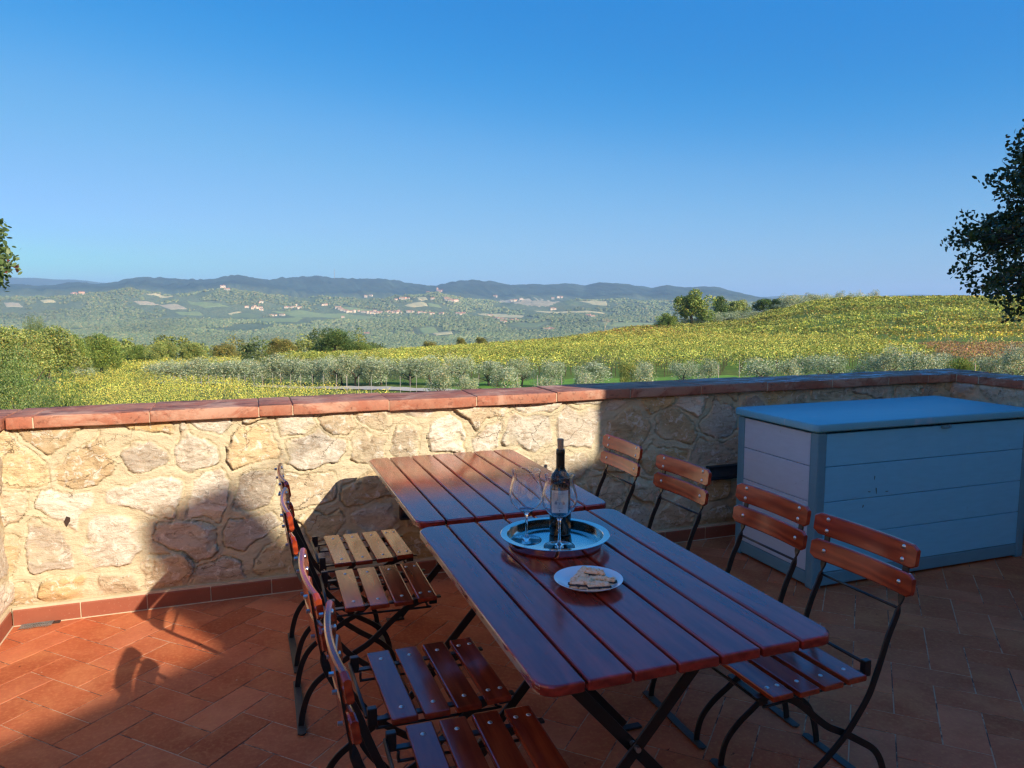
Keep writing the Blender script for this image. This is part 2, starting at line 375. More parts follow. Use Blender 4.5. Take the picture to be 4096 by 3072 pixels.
# ---------------------------------------------------------------- rubble walls
def wall_sheet(L0, L1, z0, z1, res, seed):
    rs = np.random.default_rng(seed)
    seeds = []; z = z0-.05
    while z < z1+.1:
        h = rs.uniform(.15, .27); s = L0-.3+rs.uniform(0, .2)
        while s < L1+.3:
            w = rs.uniform(.15, .46)
            seeds.append((s+w/2, z+h/2+rs.uniform(-.065, .065), w)); s += w
        z += h*.93
    S = np.array(seeds)
    ns = int((L1-L0)/res)+1; nz = int((z1-z0)/res)+1
    s = np.linspace(L0, L1, ns); zz = np.linspace(z0, z1, nz); SS, ZZ = np.meshgrid(s, zz)
    x = SS.ravel(); y = ZZ.ravel()
    wx = x+(fbm(x*4, y*4, seed, 3)-.5)*.12+(fbm(x*22, y*22, seed+3, 3)-.5)*.025; wy = y+(fbm(x*4+9, y*4+4, seed+5, 3)-.5)*.12+(fbm(x*22, y*22, seed+8, 3)-.5)*.025
    ar = 1.0/(.5+S[:, 2]*1.6)
    th = rs.normal(0, .22, len(S)); pp = rs.uniform(2.4, 5, len(S)); qx = wx[:, None]-S[None, :, 0]; qy = wy[:, None]-S[None, :, 1]
    qa = np.abs((qx*np.cos(th)+qy*np.sin(th))*ar[None, :]*1.0); qb = np.abs((-qx*np.sin(th)+qy*np.cos(th))*1.12)
    D = (qa**pp+qb**pp+1e-9)**(1/pp)
    idx = np.argsort(D, axis=1)[:, :2]; d1 = np.take_along_axis(D, idx[:, :1], 1)[:, 0]; d2 = np.take_along_axis(D, idx[:, 1:2], 1)[:, 0]
    e = (d2-d1)*.5; i1 = idx[:, 0]
    n = len(S)
    mw = .002+.034*fbm(x*3.1, y*3.1, seed+11, 3)**1.6+rs.uniform(-.003, .007, n)[i1]
    smear = fbm(x*9, y*9, seed+21, 5)
    m = 1-np.clip((e-mw)/.007, 0, 1)
    m = np.maximum(m, np.clip((smear-.58)/.05, 0, 1)*np.clip(1-(e-mw)/.06, 0, 1)); m = np.maximum(m, np.clip((.105-y)/.012, 0, 1))
    off = rs.uniform(.003, .013, n)[i1]; tx = rs.normal(0, .07, n)[i1]; ty = rs.normal(0, .07, n)[i1]
    st = .006+off+tx*(x-S[i1, 0])+ty*(y-S[i1, 1])
    ridg = np.abs(fbm(x*5+i1*3.1, y*8, seed+31, 5)-.5)*2
    facet = np.floor(fbm(x*4+i1*7.7, y*5+i1, seed+35, 2)*7)/7
    st = np.clip(st, .004, .034)+(fbm(x*18, y*18, seed+33, 5)-.5)*.014-ridg*.009+facet*.017
    st = st*np.clip((e-mw+.004)/.007, .35, 1)
    mo = (fbm(x*10, y*10, seed+41, 5)-.5)*.022+.011+(fbm(x*30, y*90, seed+43, 3)-.5)*.004
    crack = np.clip(1-np.abs(e-mw-.001)/.0038, 0, 1)*np.clip((fbm(x*2.7, y*2.7, seed+51, 3)-.40)*7, 0, 1)
    h = (st*(1-m)+mo*m-crack*.016)*np.clip((y-.085)/.05, 0, 1)*np.clip((z1+.004-y)/.02, .2, 1)
    pal = np.array([(.68, .50, .27), (.62, .49, .31), (.70, .62, .48), (.72, .56, .31), (.62, .50, .33), (.64, .52, .35), (.66, .46, .21), (.58, .49, .37), (.78, .69, .54)])
    pc = pal[rs.integers(0, len(pal), n)]*rs.uniform(.8, 1.1, (n, 1)); C = pc[i1]*(1-.55*crack[:, None])
    a = np.arange(ns*nz).reshape(nz, ns)
    Fq = np.stack([a[:-1, :-1].ravel(), a[:-1, 1:].ravel(), a[1:, 1:].ravel(), a[1:, :-1].ravel()], 1)
    return x, y, h, C, m, Fq
def stone_face(name, axis, at, L0, L1, z0, z1, res, seed, parent, sign):
    s, z, h, C, m, Fq = wall_sheet(L0, L1, z0, z1, res, seed)
    if axis == 'x': V = np.stack([s, at+sign*h, z], 1)          # face looks along sign*y
    else: V = np.stack([at+sign*h, s, z], 1)
    if (axis == 'x') == (sign > 0): Fq = Fq[:, ::-1]
    me = npmesh(name, V, Fq, M_STONE, smooth=True, col=C)
    at_ = me.attributes.new('Mort', 'FLOAT', 'POINT'); at_.data.foreach_set('value', m.astype(np.float32))
    return link(name, me, parent)

CAPZ0, CAPZ1 = .965, 1.024
def cap_stone(parent, x0, x1, y0, y1, rs, cutf=None):
    b = MB(); nx = 10; secs = []
    L = (x1-x0) if (x1-x0) > .01 else 0
    c = ((x0+x1)/2, (y0+y1)/2, (CAPZ0+CAPZ1)/2); d = (x1-x0-.003, y1-y0-.012 if False else y1-y0, CAPZ1-CAPZ0)
    bm = bmesh.new(); bmesh.ops.create_cube(bm, size=1); bmesh.ops.scale(bm, vec=d, verts=bm.verts)
    bmesh.ops.bevel(bm, geom=bm.edges[:], offset=.0065, segments=3, profile=.5, affect='EDGES')
    bmesh.ops.subdivide_edges(bm, edges=[e for e in bm.edges if e.calc_length() > .2], cuts=7, use_grid_fill=True)
    rz = rs.uniform(-.006, .006); dz = rs.uniform(-.003, .003); ry = rs.uniform(-.004, .004)
    V = []
    for v in bm.verts:
        p = v.co; q = float(vnoise(p.x*9+c[0]*5, p.y*9+c[1]*5, 5))-.5; q2 = float(vnoise(p.x*23+c[0]*5, p.z*30+p.y*21, 7))-.5
        V.append((c[0]+p.x-p.y*rz+q2*.003, c[1]+p.y+p.x*rz+q*.007+q2*.004, c[2]+p.z+dz+p.x*ry+q*.003))
    Fs = [[v.index for v in f.verts] for f in bm.faces]; bm.free()
    me = bpy.data.meshes.new('cap_stone'); me.from_pydata(V, [], Fs); me.materials.append(M_CAP)
    t = rs.random(); col = [(.36*(1-t)+.44*t)*k for k in (1, .33+.05*t, .17+.05*t)]
    ca = me.color_attributes.new('Col', 'FLOAT_COLOR', 'POINT'); ca.data.foreach_set('color', [q for _ in V for q in (*col, 1)])
    me.polygons.foreach_set('use_smooth', [True]*len(me.polygons)); me.set_sharp_from_angle(angle=R(50)); me.update()
    return link('cap_stone', me, parent)

def skirting(parent, axis, L0, L1, at, sign, joints):
    J = [L0]+[j for j in joints if L0+.02 < j < L1-.02]+[L1]
    for a, b in zip(J[:-1], J[1:]):
        mb = MB(); g = .0025; hgt = .088; th = .018
        prof = [(0, .002), (0, hgt-.014), (.010, hgt), (th+.02, hgt), (th+.02, .002)]     # out = distance into the wall
        secs = []
        for s in (a+g, b-g):
            secs.append([((s, at-sign*0+(-sign)*p, z) if axis == 'x' else (at+(-sign)*p, s, z)) for p, z in prof])
        mb.loft(secs); mb.build('skirting_tile', M_SKIRT, parent, bev=.0015)
    mb = MB()
    if axis == 'x':
        mb.box(((L0+L1)/2, at-sign*.022, .0475), (L1-L0, .036, .089)); mb.box(((L0+L1)/2, at+sign*.0005, .001), (L1-L0, .009, .0045))
    else:
        mb.box((at-sign*.022, (L0+L1)/2, .0475), (.036, L1-L0, .089)); mb.box((at+sign*.0005, (L0+L1)/2, .001), (.009, L1-L0, .0045))
    mb.build('mortar_joint', M_GROUT, parent)

rs = random.Random(11)
# the wall straight ahead
W1 = empty('parapet_wall', (0, 0, 0)); tag(W1, 'long low rubble stone wall with terracotta cap behind the tables, half in sun', 'wall')
stone_face('wall', 'x', WY, WX0-.02, WX1+.03, .06, CAPZ0+.004, .006, 5, W1, -1)
MB().box(((WX0+WX1)/2, WY+.165, .48), (WX1-WX0+.7, .30, .96)).build('wall_core', M_PLASTER, W1)
xs = [-1.085, -.972, -.472, .04, .209, .717, 1.218, 1.712, 2.203, 2.711, 3.222, 3.756, 4.254, 4.62, 4.836]
for a, b in zip(xs[:-1], xs[1:]): cap_stone(W1, a, b, 4.034, 4.378, rs)
mb = MB()
for x in xs[1:-1]: mb.box((x, 4.206, .992), (.007, .335, .050))
mb.box((1.88, 4.22, .9625), (5.9, .25, .008)); mb.build('mortar_joint', M_GROUT, W1)
skirting(W1, 'x', WX0+.002, WX1-.002, 4.064, -1, [-.833, -.534, -.233, .07]+[.07+.302*k for k in range(1, 17)])
# hollow left by a missing pebble
mb = MB(); mb.loft([[(-.004, 0, -.032), (-.014, 0, -.004), (-.002, 0, .022), (.014, 0, .014), (.013, 0, -.004)], [(-.002, .02, -.020), (-.008, .02, -.004), (-.002, .02, .014), (.008, .02, .008), (.008, .02, -.004)]]); q = mb.build('hollow', M_HOLE, W1); q.location = (-.865, 4.066, .50)
# the wall on the right
W2 = empty('parapet_wall', (0, 0, 0)); tag(W2, 'shaded rubble stone wall turning towards the viewer behind the storage box', 'wall')
stone_face('wall', 'y', WX1+.03, -.5, WY+.02, .06, CAPZ0+.004, .011, 23, W2, -1)
MB().box((WX1+.195, 1.75, .48), (.30, 4.62, .96)).build('wall_core', M_PLASTER, W2)
cs = cap_stone(W2, 4.842, 5.227, 4.04, 4.378, rs)
ys = [4.034, 3.86, 3.36, 2.86, 2.34, 1.82, 1.31, .8, .3, -.2, -.55]
for a, b in zip(ys[:-1], ys[1:]): cap_stone(W2, 4.881, 5.227, b, a-.006, rs)
mb = MB(); [mb.box((5.054, y-.003, .994), (.335, .013, .0515)) for y in ys[:-1]]; mb.build('mortar_joint', M_GROUT, W2)
skirting(W2, 'y', -.5, 4.06, WX1-.02+.03, -1, [4.06-.302*k for k in range(1, 15)])
# the wall on the left, only its foot shows
W3 = empty('parapet_wall', (0, 0, 0)); tag(W3, 'sunlit stone wall along the left edge, only its corner and foot showing', 'wall')
stone_face('wall', 'y', WX0-.02, -.5, WY+.02, .06, CAPZ0+.004, .011, 31, W3, 1)
MB().box((WX0-.185, 1.75, .48), (.30, 4.62, .96)).build('wall_core', M_PLASTER, W3)
ys = [4.37, 3.86, 3.36, 2.86, 2.34, 1.82, 1.31, .8, .3, -.2, -.55]
for a, b in zip(ys[:-1], ys[1:]): cap_stone(W3, -1.44, -1.092, b, a-.006, rs)
skirting(W3, 'y', -.5, 4.062, WX0, 1, [4.06-.302*k for k in range(1, 15)])

# drain grille in the left corner
D = empty('drain_grille', (-1.015, 4.03, .004)); tag(D, 'crumpled wire mesh over a drain hole at the foot of the sunlit wall', 'drain cover')
mb = MB()
for k in range(13):
    x = -.062+k*.0103; mb.tube([(x-.012, -.030, .002+.003*math.sin(k)), (x, 0, .005), (x+.006, .024, .006)], .0014, n=5)
for k in range(7):
    y = -.028+k*.0085; mb.tube([(-.07, y, .004), (0, y, .006+.002*math.sin(k*2)), (.066, y+.002, .004)], .0014, n=5)
mb.build('mesh', M_MESH, D)
mb = MB(); mb.box((.02, .018, -.001), (.15, .026, .004)); mb.build('drain_hole', M_HOLE, D)

# recessed wall lamps
def wall_lamp(x0, x1, z0, z1, label):
    L = empty('wall_lamp', ((x0+x1)/2, WY-.034, (z0+z1)/2)); w, h = (x1-x0), (z1-z0); tag(L, label, 'wall lamp', 'recessed lamps in the stone wall')
    mb = MB(); t = .014
    mb.box((0, -.008, h/2-t/2), (w, .04, t), bev=.002); mb.box((0, -.008, -h/2+t/2), (w, .04, t), bev=.002)
    mb.box((-w/2+t/2, -.008, 0), (t, .0398, h-2*t), bev=.002); mb.box((w/2-t/2, -.008, 0), (t, .0398, h-2*t), bev=.002)
    mb.build('frame', M_LAMPBODY, L)
    MB().box((0, .006, 0), (w-2*t, .012, h-2*t)).build('glass', M_LAMPGLASS, L)
wall_lamp(2.775, 3.035, .402, .492, 'dark recessed wall lamp between the storage box and the chairs')
wall_lamp(.765, 1.025, .345, .435, 'recessed wall lamp peeping out beneath the edge of the far table')

# ---------------------------------------------------------------- storage box
SCUFFS = [(3.222, .591, .004, .012, .1), (3.238, .518, .0045, .019, -.1), (3.150, .437, .005, .009, .4), (3.314, .506, .012, .003, 0), (3.189, .514, .010, .003, .1)]
M_BOXFRAME2 = simple('scuff', (.05, .14, .20), .6, .2, 60, 0)
def storage_box():
    B = empty('storage_box', (3.61, 3.44, 0)); tag(B, 'large grey plastic storage box with a lid in the corner of the stone walls', 'storage box')
    X0, X1, Y0, Y1 = 2.82-3.61, 4.415-3.61, 3.115-3.44, 3.80-3.44
    H = .862; p = .062
    for x, y in ((X0, Y0), (X1, Y0), (X0, Y1), (X1, Y1)):
        sx = 1 if x == X0 else -1; sy = 1 if y == Y0 else -1; mb = MB()
        mb.box((x+sx*p/2, y+sy*p/2, H/2), (p, p, H-.001), bev=.014)
        mb.build('corner_post', M_BOXFRAME, B)
    mb = MB()
    mb.box(((X0+X1)/2, Y0+.020, .052), (X1-X0-2*p+.004, .032, .072), bev=.006); mb.box(((X0+X1)/2, Y1-.020, .052), (X1-X0-2*p+.004, .032, .072), bev=.006)
    mb.box((X0+.020, (Y0+Y1)/2, .052), (.032, Y1-Y0-2*p+.004, .072), bev=.006); mb.box((X1-.020, (Y0+Y1)/2, .052), (.032, Y1-Y0-2*p+.004, .072), bev=.006)
    mb.box(((X0+X1)/2, (Y0+Y1)/2, .03), (X1-X0-.1, Y1-Y0-.1, .03)); mb.build('base_rail', M_BOXFRAME, B)
    zs = [.090, .288, .480, .674, .855]
    for nm, (ax, at, a, b) in {'front_panel': ('x', Y0+.008, X0+p, X1-p), 'rear_panel': ('x', Y1-.008, X0+p, X1-p), 'side_panel': ('y', X0+.008, Y0+p, Y1-p), 'end_panel': ('y', X1-.008, Y0+p, Y1-p)}.items():
        mb = MB()
        for z0, z1 in zip(zs[:-1], zs[1:]):
            c, d = (((a+b)/2, at+(.008 if at < 0 else -.008), (z0+z1)/2), (b-a, .022, z1-z0-.0035)) if ax == 'x' else ((at+(.008 if at < 0 else -.008), (a+b)/2, (z0+z1)/2), (.022, b-a, z1-z0-.0035))
            mb.box(c, d, bev=.003)
        mb.build(nm, M_BOXBOUNCETINT if nm in ('side_panel', 'end_panel') else M_BOXSKYTINT, B)
    bm = MB(); cx, cy = (X0+X1)/2, (Y0+Y1)/2; w, d = X1-X0+.05, Y1-Y0+.03
    def rr(w, d, r, z):
        P = []
        for (sx, sy, a0) in ((1, 1, 0), (-1, 1, 90), (-1, -1, 180), (1, -1, 270)):
            for k in range(6):
                a = R(a0+k*18); P.append((cx+sx*(w/2-r)+r*math.cos(a), cy+sy*(d/2-r)+r*math.sin(a), z))
        return P
    bm.loft([rr(w-.01, d-.01, .03, .868), rr(w, d, .035, .874), rr(w, d, .035, .902), rr(w-.008, d-.008, .033, .909), rr(w-.03, d-.03, .03, .912)]); bm.build('lid', M_LID, B, auto=35)
    mb = MB(); mb.box((.10, Y0-.004, .846), (.05, .012, .016), bev=.003); mb.box((.13, Y0-.004, .850), (.012, .02, .02), bev=.002); mb.build('latch', M_BOXFRAME, B)
    for x, z, w, h, a in SCUFFS:                         # scuffs where a chair has knocked the front
        mb = MB()
        P_ = [(w*math.cos(q/9*6.283)*(1+.3*math.sin(q*2.3)), 0, h*math.sin(q/9*6.283)*(1+.25*math.cos(q*1.7))) for q in range(9)]
        rot = Matrix.Rotation(a, 3, 'Y'); V = [rot @ Vector(p)+Vector((x-3.61, Y0+.0045, z)) for p in P_]; V2 = [p+Vector((0, .004, 0)) for p in V]
        mb.loft([V, V2]); mb.build('scuff_mark', M_BOXFRAME2, B)
    return B
storage_box()

# ---------------------------------------------------------------- tables
def sweep_bar(mb, path, w, t, twist=None, m=0):
    "flat bar along a path in the x-z plane; twist 0 = broad side facing y, 90 = broad side facing x"
    P = [Vector(p) for p in path]; Y = Vector((0, 1, 0)); secs = []
    for i, p in enumerate(P):
        T = (P[min(i+1, len(P)-1)]-P[max(i-1, 0)]).normalized(); Nn = T.cross(Y).normalized()
        a = R(twist[i]) if twist else 0
        W = Nn*math.cos(a)+Y*math.sin(a); D = T.cross(W).normalized()
        c = .22
        secs.append([p+W*(sx*w/2)+D*(sy*t/2) for sx, sy in ((-1, -c*2+0), (-1+.06, -1), (1-.06, -1), (1, -c*2), (1, c*2), (1-.06, 1), (-1+.06, 1), (-1, c*2))])
    mb.loft(secs, m); return mb

def table(name, x0, x1, y0, y1, label):
    cx, cy = (x0+x1)/2, (y0+y1)/2; W, L = x1-x0, y1-y0
    T = empty(name, (cx, cy, 0)); tag(T, label, 'table', 'folding tables set end to end')
    mb = MB(); n = 7; gap = .007; pw = (W-gap*(n-1))/n; th = .027; zt = .75; rr = .045
    for i in range(n):
        a = -W/2+i*(pw+gap); b = a+pw; P = []
        # outline with rounded outer corners
        def corner(px, py, sx, sy, r):
            out = []
            for k in range(7):
                t = R(90*k/6); out.append((px-sx*r+sx*r*math.sin(t), py-sy*r+sy*r*math.cos(t)))
            return out
        rl = rr if i == 0 else .004; rg = rr if i == n-1 else .004
        c1 = corner(b, L/2, 1, 1, rg); c2 = corner(b, -L/2, 1, -1, rg)[::-1]; c3 = corner(a, -L/2, -1, -1, rl); c4 = corner(a, L/2, -1, 1, rl)[::-1]
        out = c1+c2+c3+c4
        def off(o, z):
            q = []; N_ = len(out)
            for k, (x, y) in enumerate(out):
                xa, ya = out[k-1]; xb, yb = out[(k+1) % N_]; dx, dy = xb-xa, yb-ya; l = math.hypot(dx, dy) or 1
                q.append((x-(-dy/l)*o*-1*-1, y-(dx/l)*o*-1*-1, z))
            return q
        # inward offset by moving towards the plank axis
        mx, my = (a+b)/2, 0
        def ins(o, z): return [(x+(-1 if x > mx else 1)*min(o, abs(x-mx)), y+(-1 if y > my else 1)*min(o, abs(y-my)), z) for x, y in out]
        mb.loft([ins(.004, zt-th), ins(0, zt-th+.004), ins(0, zt-.005), ins(.0015, zt-.0018), ins(.005, zt)])
    mb.build('tabletop', M_TABLE, T)
    mb = MB()
    for y in (-L/2+.20, 0, L/2-.20): mb.box((0, y, zt-th-.005), (W-.06, .035, .008), bev=.001)
    for x in (-W/2+.10, W/2-.10): mb.box((x, 0, zt-th-.013), (.03, L-.14, .02), bev=.002)
    mb.build('underframe', M_IRON, T)
    for s in (-1, 1):
        yl = s*(L/2-.30)
        for q in (-1, 1):
            mb = MB()
            a = (-q*.315, yl+q*.012, .715); b_ = (q*.30, yl+q*.012, .02)
            sweep_bar(mb, [a, ((a[0]+b_[0])/2, a[1], .3675), b_], .034, .008)
            sweep_bar(mb, [(a[0]+.004, a[1]+q*.020, .715), (b_[0]*.2+a[0]*.8, a[1]+q*.020, .715*.8+.02*.2)], .026, .006)
            mb.box((q*.325, a[1], .0065), (.085, .03, .008), bev=.002); mb.box((-q*.315, a[1]+q*.006, .712), (.05, .03, .016), bev=.002)
            mb.build('leg', M_IRON, T)
        mb = MB(); mb.tube([(0, yl-.03, .3675), (0, yl+.03, .3675)], .008, n=10); mb.tube([(-.24*1, yl-.02*s, .62), (.24, yl-.02*s, .62)], .005, n=6); mb.build('pivot', M_BOLT, T)
    return T
table('folding_table', .549, 1.333, 1.378, 2.574, 'long plank table nearest the viewer, carrying the tray and the plate')
table('folding_table', .5626, 1.3511, 2.633, 3.821, 'bare plank table standing against the stone wall, its far end in sun')

# ---------------------------------------------------------------- chairs
def plank_sec(L, w, t, n=3): pass
def make_chair(label):
    C = empty('folding_chair'); tag(C, label, 'chair', 'slatted folding chairs along the tables')
    # seat: four slats running across, local x forward, seat from x=0 (rear) to .34 (front)
    zs = .46; th = .018; w = .072; gap = .0175; Wd = .405
    mb = MB()
    for i in range(4):
        a = i*(w+gap); dz = -.004*math.sin(math.pi*(i+.5)/4)
        y = .006 if i == 3 else 0
        mb.box((a+w/2, 0, zs-th/2+dz), (w, Wd-2*y, th), bev=.0045)
    seat = mb.build('seat', M_SLAT, C)
    bolts = []
    for i in range(4):
        a = i*(w+gap)+w/2; dz = -.004*math.sin(math.pi*(i+.5)/4)
        for s in (-1, 1):
            xs_ = (a,) if i < 3 else (a-.018, a+.018)
            for x in xs_: bolts.append((x, s*(Wd/2-.055), zs+dz+.0005))
    mbb = MB(); mbb.lathe([(0, .0026), (.003, .0024), (.0058, .0012), (.0068, -.0005), (.0068, -.001)], n=12)
    bo = mbb.build('bolt', M_BOLT, seat, smooth=True); bo.location = bolts[0]
    for p in bolts[1:]:
        c = bo.copy(); COL.objects.link(c); c.parent = seat; c.location = p
    # backrest: two bowed slats, leaning back
    top = Vector((-.182, 0, .832)); low = Vector((-.160, 0, .668)); ax = (top-low).normalized(); nr = Vector((ax.z, 0, -ax.x))
    mb = MB(); Wb = .408; bow = .019; t2 = .016
    spans = ((.0, .072), (.088, .162))
    def face(u, v, d): # u across (-1..1), v along height, d depth
        x = -bow*(1-u*u)+.0
        return low+ax*v+nr*(d+x)+Vector((0, u*Wb/2, 0))
    for (v0, v1) in spans:
        secs = []; n = 22
        for k in range(n+1):
            u = -1+2*k/n; e = (1-abs(u))*Wb/2; r = .011
            hh = (v1-v0)/2-(r-math.sqrt(max(0, r*r-(r-min(e, r))**2))); vm = (v0+v1)/2; hh = max(hh, (v1-v0)/2-r)
            b = .004; tt = t2/2
            secs.append([face(u, vm+a_, d_) for a_, d_ in ((-hh+b, -tt), (hh-b, -tt), (hh, -tt+b), (hh, tt-b), (hh-b, tt), (-hh+b, tt), (-hh, tt-b), (-hh, -tt+b))])
        mb.loft(secs)
    back = mb.build('backrest', M_SLAT, C)
    upx = .8
    for s in (-1, 1):
        for v in (.036, .106, .146):
            p = face(s*upx*.93, v, t2/2)
            mbb = MB(); mbb.lathe([(0, .004), (.004, .0034), (.0068, .0018), (.0078, 0), (.0078, -.001)], n=12)
            bolt = mbb.build('bolt', M_BOLT, back, smooth=True); bolt.location = p; bolt.rotation_euler = (0, math.pi/2+math.atan2(ax.x, ax.z), 0)
            mbb = MB(); mbb.tube([(0, 0, 0), (.010, 0, 0)], .0055, n=6)
            nut = mbb.build('nut', M_BOLT, back); nut.location = face(s*upx*.93, v, -t2/2-.016)
    # iron frame
    yo = .158; yi = .146
    A = [(-.196, 0, .822), (-.182, 0, .72), (-.172, 0, .655), (-.156, 0, .60), (-.128, 0, .54), (-.10, 0, .46), (-.081, 0, .41), (-.06, 0, .362), (-.025, 0, .312), (.025, 0, .253), (.095, 0, .196), (.165, 0, .148), (.212, 0, .10), (.230, 0, .05), (.235, 0, .012)]
    Bp = [(.325, 0, .432), (.275, 0, .422), (.223, 0, .398), (.176, 0, .362), (.131, 0, .322), (.083, 0, .284), (.025, 0, .253), (-.045, 0, .210), (-.105, 0, .168), (-.138, 0, .12), (-.157, 0, .06), (-.165, 0, .010)]
    def sm(P, n=5): return [tuple(p) for p in catmull(P, n)]
    for s in (-1, 1):
        pa = [(x, s*yo, z) for x, _, z in sm(A)]
        tw = [90*min(1, max(0, (p[2]-.612)/.045)) for p in pa]
        mb = MB(); sweep_bar(mb, pa, .022, .0065, tw); mb.build('upright', M_IRON, C, auto=40)
        pb = [(x, s*yi, z) for x, _, z in sm(Bp)]
        mb = MB(); sweep_bar(mb, pb, .022, .0065); mb.build('leg', M_IRON, C, auto=40)
        mb = MB(); mb.box((.165, s*yi, zs-th-.006), (.40, .020, .006), bev=.001); mb.box((.335, s*yi, zs-th-.018), (.03, .008, .03), bev=.001)
        mb.box((-.045, s*(yo-.004), zs-.008), (.026, .020, .05), bev=.003); mb.build('seat_bar', M_IRON, C)
    mb = MB()
    mb.tube([(-.163, -yo, .622), (-.163, yo, .622)], .0045, n=8); mb.build('cross_rod', M_IRON, C, smooth=True)
    mb = MB(); mb.tube([(-.06, -yo, .455), (-.06, yo, .455)], .0055, n=8); mb.build('hinge_rod', M_IRON, C, smooth=True)
    mb = MB(); zr = zs-.052
    mb.tube(catmull([(-.03, -.135, zs-.028), (-.028, -.136, zr), (.0, -.137, zr-.004), (.30, -.14, zr-.012), (.32, -.135, zr-.012)], 5), .0042, n=7)
    mb.tube(catmull([(-.03, .135, zs-.028), (-.028, .136, zr), (.0, .137, zr-.004), (.30, .14, zr-.012), (.32, .135, zr-.012)], 5), .0042, n=7)
    mb.tube([(.318, -.14, zr-.012), (.318, .14, zr-.012)], .0042, n=7); mb.build('sliding_rail', M_IRON, C, smooth=True)
    for x in (.235, -.165):
        mb = MB(); mb.box((x, 0, .0065), (.030, .40, .0055), bev=.0015)
        for s in (-1, 1): mb.lathe([(.012, .0), (.012, .0065), (.0, .0065)], n=12, c=(x, s*.193, .003))
        mb.build('foot_bar', M_FEET, C)
    return C
proto = make_chair('x')
def put(o, x, y, rz, label):
    o.location = (x, y, 0); o.rotation_euler = (0, 0, R(rz)); o['label'] = label
LX, RX = .306, 1.680
spots = [(LX, 3.322, 1.0, 'left hand chair nearest the stone wall, its whole seat shining pale'),
         (LX-.008, 2.842, -1.0, 'second left hand chair from the wall, seat fading from pale to dark red'),
         (LX+.012, 2.065, 1.0, 'left hand chair drawn up beside the near table, blue sheen on its seat'),
         (LX+.038, 1.625, -1.5, 'left hand chair nearest the viewer, cut off by the bottom of the picture'),
         (RX-.01, 3.470, 180.5, 'right hand chair nearest the wall, both back slats glowing orange'),
         (RX-.0, 2.895, 182.5, 'right hand chair with dark top slat in front of the recessed wall lamp'),
         (RX, 2.285, 180.0, 'right hand chair whose back stands before the left end of the storage box'),
         (RX+.0, 1.825, 182.2, 'right hand chair nearest the viewer, seat pushed under the table corner')]
for i, (x, y, a, lb) in enumerate(spots):
    c = proto if i == 0 else copy_tree(proto)
    put(c, x, y, a, lb)
# ---------------------------------------------------------------- tray, bottle, glasses, plate
TZ = .7505
tr = empty('serving_tray', (.945, 2.238, TZ)); tag(tr, 'round shiny steel tray holding the wine bottle and two glasses', 'tray')
mb = MB()
mb.lathe([(0, .0045), (.146, .0045), (.153, .007), (.157, .013), (.1595, .035), (.1615, .0375), (.181, .0385), (.1825, .0375), (.181, .0365), (.162, .0352), (.161, .033), (.1585, .011), (.154, .003), (.147, .0005), (0, .0005)], n=96)
mb.build('tray_body', M_STEEL, tr, auto=30)
def glass(x, y, label):
    g_ = empty('wine_glass', (x, y, TZ+.005)); tag(g_, label, 'wine glass', 'empty wine glasses on the tray')
    outer = [(0, .0), (.050, .0), (.0515, .0012), (.050, .0022), (.030, .0042), (.012, .0075), (.0055, .014), (.0042, .03), (.0040, .060), (.0046, .080), (.0072, .091), (.014, .0975), (.026, .104), (.040, .1165), (.052, .133), (.0575, .150), (.0580, .165), (.055, .183), (.0495, .202), (.0462, .216), (.0462, .226), (.0488, .238), (.0496, .2405)]
    P = [Vector((r, 0, z)) for r, z in outer]
    pr = outer[:4]+[(v.x, v.z) for v in catmull([P[i] for i in range(3, len(P))], 3)][1:]
    inner = []
    for r, z in reversed(pr):
        if z > .1015: inner.append((max(r-.0014, 0), z+.0002 if z > .24 else z))
    inner += [(.016, .1015), (.007, .0995), (0, .099)]
    mb = MB(); mb.lathe(pr+inner, n=72); mb.build('glass_body', M_GLASS, g_, smooth=True)
    return g_
glass(.865, 2.297, 'empty balloon wine glass standing alone on the left of the tray')
glass(.944, 2.199, 'empty balloon wine glass in front of the bottle, the label seen through it')
BX, BY = .998, 2.318
bt = empty('wine_bottle', (BX, BY, TZ+.0050)); tag(bt, 'dark red wine bottle with cream label and its cork stuck back in', 'bottle')
mb = MB(); pr = [(0, .004), (.020, .002), (.033, 0), (.0365, .003), (.0372, .008), (.0372, .186)]+[(v.x, v.z) for v in catmull([(.0372, 0, .188), (.0362, 0, .199), (.031, 0, .211), (.0225, 0, .221), (.0165, 0, .230), (.0145, 0, .242)], 4)]+[(.0143, .258), (.0141, .262)]
mb.lathe(pr, n=64); mb.build('bottle_body', M_BOTTLE, bt, smooth=True)
mb = MB(); mb.lathe([(.0149, .238), (.0149, .2415), (.0148, .277), (.0148, .281), (.0156, .2825), (.0156, .292), (.0148, .2942), (.0148, .298), (.0142, .2995), (.0095, .2995), (.0095, .296)], n=48); mb.build('foil', M_FOIL, bt, auto=40)
mb = MB(); mb.lathe([(0, .290), (.0094, .290), (.0100, .305), (.0112, .332), (.0108, .335), (0, .3355)], n=32); ck = mb.build('cork', M_CORK, bt, auto=40)
va = math.atan2(-BY, -BX)+R(-3)         # label turned towards the chair side
def on_label(u, z, r=.0378): # u in metres round the bottle
    a = va+u/.0372; return (r*math.cos(a), r*math.sin(a), z)
mb = MB(); n = 28; hw = .0335
V = [on_label(-hw+2*hw*k/n, z) for z in (.082, .163) for k in range(n+1)]
Fs = [(k, k+1, n+1+k+1, n+1+k) for k in range(n)]
mb.add(V, Fs); lab = mb.build('label', M_LABEL, bt, smooth=True)
def ink(shapes, mat, name='print'):
    mb = MB()
    for P in shapes:
        V = [on_label(u, z, .03795) for u, z in P]; mb.add(V, [tuple(range(len(V)))])
    return mb.build(name, mat, lab)
